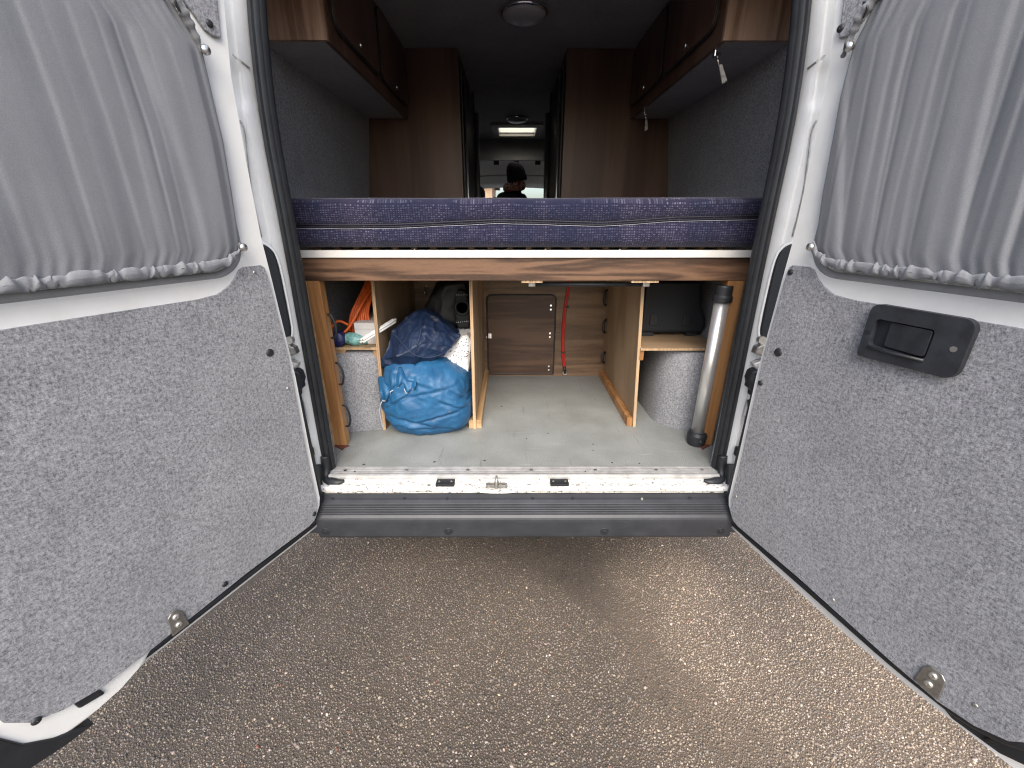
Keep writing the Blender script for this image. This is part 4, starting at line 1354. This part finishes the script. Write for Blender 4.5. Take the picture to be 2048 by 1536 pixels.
nb = thing('tent_bag', 'dark navy crumpled nylon bag lying on top of the bright blue sack', 'bag', (-.48, .5, .85), 'bags between the partitions')
hull_bag('bag', 'navy_nylon', nb, [(-.625, .32, .905), (-.628, .33, .862), (-.585, .33, .845), (-.49, .34, .848), (-.345, .34, .90), (-.275, .44, .985), (-.30, .36, .945), (-.43, .44, 1.095), (-.50, .46, 1.085), (-.575, .44, 1.03), (-.42, .31, .99), (-.53, .29, .93),
         (-.60, .75, .9), (-.30, .75, .92), (-.45, .75, 1.06), (-.40, .6, .85)], 5, .010, 7, 3, 2)
MB().tube(smooth_path([(-.560, .345, 1.02), (-.50, .305, .965), (-.46, .297, .93), (-.40, .312, .915), (-.345, .338, .925)], 6), .0022, 5).build('seam', 'navy_nylon', nb, smooth=True)
MB().tube(smooth_path([(-.445, .40, 1.085), (-.435, .335, 1.03), (-.455, .297, .955), (-.47, .315, .88)], 6), .0022, 5).build('seam', 'navy_nylon', nb, smooth=True)

wb = thing('plastic_sack', 'white plastic sack with black speckles wedged beside the blue sack', 'bag', (-.33, .6, .70), 'bags between the partitions')
hull_bag('sack', 'speckled_plastic', wb, [(-.46, .42, .845), (-.40, .40, .80), (-.245, .40, .72), (-.236, .42, .70), (-.236, .45, .96), (-.25, .44, .98), (-.31, .47, .985), (-.38, .45, .90), (-.236, .7, .97), (-.236, .7, .68), (-.45, .7, .80), (-.33, .40, .86), (-.40, .7, .95)], 4, .008, 7, 9, 4)

kb = thing('folding_chair_bag', 'black bag with dark green webbing pressed against the middle partition', 'bag', (-.32, .75, .95), 'bags between the partitions')
hull_bag('bag', 'black_nylon', kb, [(-.50, .62, 1.02), (-.44, .60, 1.13), (-.36, .58, 1.19), (-.27, .60, 1.20), (-.242, .62, 1.10), (-.242, .62, .98), (-.50, .9, .98), (-.45, .9, 1.16), (-.26, .9, 1.18), (-.25, .9, .99), (-.40, .56, .98)], 4, .006, 6, 21, 3)
gp = MB().prism([(-.305, .985), (-.250, .990), (-.247, 1.09), (-.262, 1.16), (-.300, 1.165), (-.318, 1.08)], .545, .60, XZ).build('webbing_panel', 'green_webbing', kb, bevel=.008)
MB().lathe([(.034, .546), (.036, .540), (.032, .537), (.027, .540), (.025, .545)], (-.280, 0, 1.085), 'y', 24).build('ring', 'black_nylon', gp, smooth=True)
for q in range(7):
    MB().lathe([(.0022, .545), (.002, .541), (.0005, .5405)], (-.308 + q * .009, 0, 1.015 + .001 * q), 'y', 6).build('eyelet', 'thread', gp)
    MB().lathe([(.0022, .545), (.002, .541), (.0005, .5405)], (-.303 + q * .008, 0, 1.145), 'y', 6).build('eyelet', 'thread', gp)
hk = thing('wall_hook', 'small chrome hook on the dark panel above the navy bag', 'hook', (-.54, 1.05, 1.06))
MB().lathe([(.014, 1.059), (.014, 1.053), (.004, 1.05)], (-.545, 0, 1.10), 'y', 12).build('plate', 'chrome', hk)
MB().tube(smooth_path([(-.545, 1.052, 1.10), (-.545, 1.02, 1.095), (-.545, 1.01, 1.075), (-.545, 1.02, 1.062)], 5), .0045, 8).build('hook_arm', 'chrome', hk, smooth=True)

# ------------------------------------------------------------------ small shelf: cable, box, conduits, teal bag
oc = thing('extension_cable', 'coiled orange extension cable on the small plywood shelf', 'cable', (-.74, .55, .949))
cm = MB()
r2 = random.Random(5)
for i in range(9):
    t = i / 8
    x0 = -.735 + .075 * t
    m_ = [(x0 + .02, .62, 1.235), (-.735 + .055 * t, .53, 1.16), (-.775 + .075 * t, .47, 1.07), (-.79 + .105 * t + r2.uniform(-.01, .01), .46, .99), (-.77 + .10 * t, .48, .965), (-.73 + .06 * t, .56, .962), (-.71 + .03 * t, .66, 1.0)]
    cm.tube(smooth_path(m_, 7), .0062, 8)
cm.tube(smooth_path([(-.66, .55, 1.22), (-.72, .45, 1.11), (-.775, .415, 1.02), (-.825, .40, .985), (-.848, .40, 1.0), (-.845, .41, 1.03), (-.815, .42, 1.05), (-.78, .43, 1.03)], 7), .0062, 8)
cm.tube(smooth_path([(-.815, .41, .985), (-.78, .405, .985), (-.76, .40, .965), (-.745, .41, .962)], 7), .0062, 8)
cm.build('cord', 'orange_rubber', oc, smooth=True)
plg = MB().lathe([(.030, .400), (.033, .396), (.033, .36), (.030, .355), (.0, .355)], (-.812, 0, .982), 'y', 24).build('plug', 'navy_plug', oc, smooth=True)
for a in (90, 210, 330):
    MB().lathe([(.0, .350), (.004, .351), (.004, .358)], (-.812 + .013 * math.cos(R(a)), 0, .984 + .013 * math.sin(R(a))), 'y', 8).build('pin', 'alu_bright', plg)
wbx = thing('carton', 'small plain white cardboard box on the shelf beside the orange cable', 'box', (-.70, .5, .949))
MB().box(-.744, -.653, .40, .80, .9495, 1.046).build('box', 'white_card', wbx, bevel=.002)
MB().box(-.744, -.653, .3985, .40, 1.018, 1.020).build('flap_edge', 'thread', wbx)
tb = thing('teal_pouch', 'crumpled teal plastic pouch at the front of the small shelf', 'pouch', (-.75, .40, .949))
def tealf(d):
    p = Vector((d.x * .062, d.y * .038, d.z * .030))
    p += d * (crease(p, 22, 3, 2) - 1) * .006
    return (p.x - .752 + .0, p.y + .40, max(.9495, p.z + .972 - .15 * p.x))
blob('pouch', 'teal', tb, None, None, tealf, 60, 36)
cn = thing('cable_conduit', 'bundle of thin white plastic conduits poking out past the partition', 'conduit', (-.65, .35, .98))
for a, b in ((0, 0), (.0115, .001), (.002, .011), (.0135, .012)):
    p0 = Vector((-.690 + a, .300, .985 + b))
    p1 = Vector((-.575 + a, .420, 1.046 + b))
    o = MB().tube([p0, p0.lerp(p1, .5), p1], .0054, 10).build('conduit', 'pvc', cn, smooth=True)
    dd = (p1 - p0).normalized()
    MB().tube([p0 - dd * .0006, p0 + dd * .004], .0034, 10).build('bore', 'dark_void', o)

# ------------------------------------------------------------------ black case, tube, red cable, floor grit
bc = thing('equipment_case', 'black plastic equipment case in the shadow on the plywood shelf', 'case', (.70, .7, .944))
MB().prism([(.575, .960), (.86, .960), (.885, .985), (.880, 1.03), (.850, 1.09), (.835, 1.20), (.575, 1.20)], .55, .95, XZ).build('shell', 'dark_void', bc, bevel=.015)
for x in (.585, .80):
    MB().box(x, x + .055, .56, .60, .9445, .961).build('foot', 'rubber', bc)
for x in (.61, .77):
    MB().box(x, x + .035, .542, .551, 1.0, 1.05).build('latch', 'rubber', bc, bevel=.003)
tp = thing('table_leg', 'brushed aluminium tube with black end caps standing by the timber post', 'pole', (.764, .205, FZ))
MB().lathe([(.0275, .60), (.0275, 1.178)], (.764, .205, 0), 'z', 32).build('tube', 'anodised_tube', tp, smooth=True)
MB().lathe([(.020, 1.238), (.029, 1.238), (.031, 1.232), (.031, 1.200), (.036, 1.196), (.036, 1.176), (.028, 1.174)], (.764, .205, 0), 'z', 32).build('top_cap', 'plastic_black', tp, smooth=False, bevel=.002)
MB().lathe([(.024, .551), (.036, .551), (.040, .575), (.041, .598), (.034, .612), (.028, .613)], (.764, .205, 0), 'z', 32).build('foot_cap', 'plastic_black', tp, smooth=False, bevel=.002)
MB().lathe([(.0, .1615), (.004, .162), (.005, .170)], (.764, 0, .583), 'y', 10).build('cap_screw', 'chrome', tp)
rc = thing('power_cable', 'red twin power cable clipped down the walnut panel beside the hatch', 'cable', (.28, 1.05, .58))
pth = [(.292, 1.05, 1.24), (.288, 1.05, 1.13), (.277, 1.05, 1.04), (.268, 1.048, .95), (.265, 1.048, .84), (.268, 1.049, .74), (.276, 1.049, .66), (.282, 1.048, .615)]
for dx in (-.0042, .0042):
    MB().tube(smooth_path([(a + dx, b, c) for a, b, c in pth], 6), .0048, 8).build('cord', 'red_cable', rc, smooth=True)
for x, z in ((.277, .99), (.270, .71)):
    MB().box(x - .012, x + .016, 1.042, 1.060, z - .005, z + .005).build('clip', 'plastic_black', rc, bevel=.002)
MB().tube([(.282, 1.047, .62), (.287, 1.045, .578)], .009, 8).build('terminal', 'plastic_black', rc, smooth=True)
MB().tube([(.287 + .012 * math.cos(2 * math.pi * i / 12), 1.044, .576 + .012 * math.sin(2 * math.pi * i / 12)) for i in range(13)], .003, 6).build('ring', 'zinc', rc, smooth=True)

gr = MB()
r3 = random.Random(2)
spots = [(-.363, .058, .5505), (-.16, .068, .5505), (.47, .045, .5505), (.36, .05, .5505), (-.645, .04, .5505), (-.70, -.012, .5555), (-.66, -.02, .5555), (.24, -.02, .5555), (-.47, -.07, .5375), (-.36, -.082, .5375), (.49, -.07, .5375),
         (.02, .25, .5505), (.12, .30, .5505), (.31, .2, .5505), (-.1, .6, .5505), (.30, .145, .5505)]
for x, y, z in spots:
    k = r3.uniform(.003, .007)
    a0 = r3.uniform(0, 6)
    n = 6
    ring = [(x + math.cos(a0 + i) * k * r3.uniform(.6, 1.3), y + math.sin(a0 + i) * k * r3.uniform(.5, .9), z) for i in range(n)]
    gr.add(ring + [(x, y, z + .0035)], [(i, (i + 1) % n, n) for i in range(n)])
gt = gr.build('grit', 'dark_void')
tag(gt, 'scattered dark crumbs of dirt on the van floor and sill', 'dirt', kind='stuff')
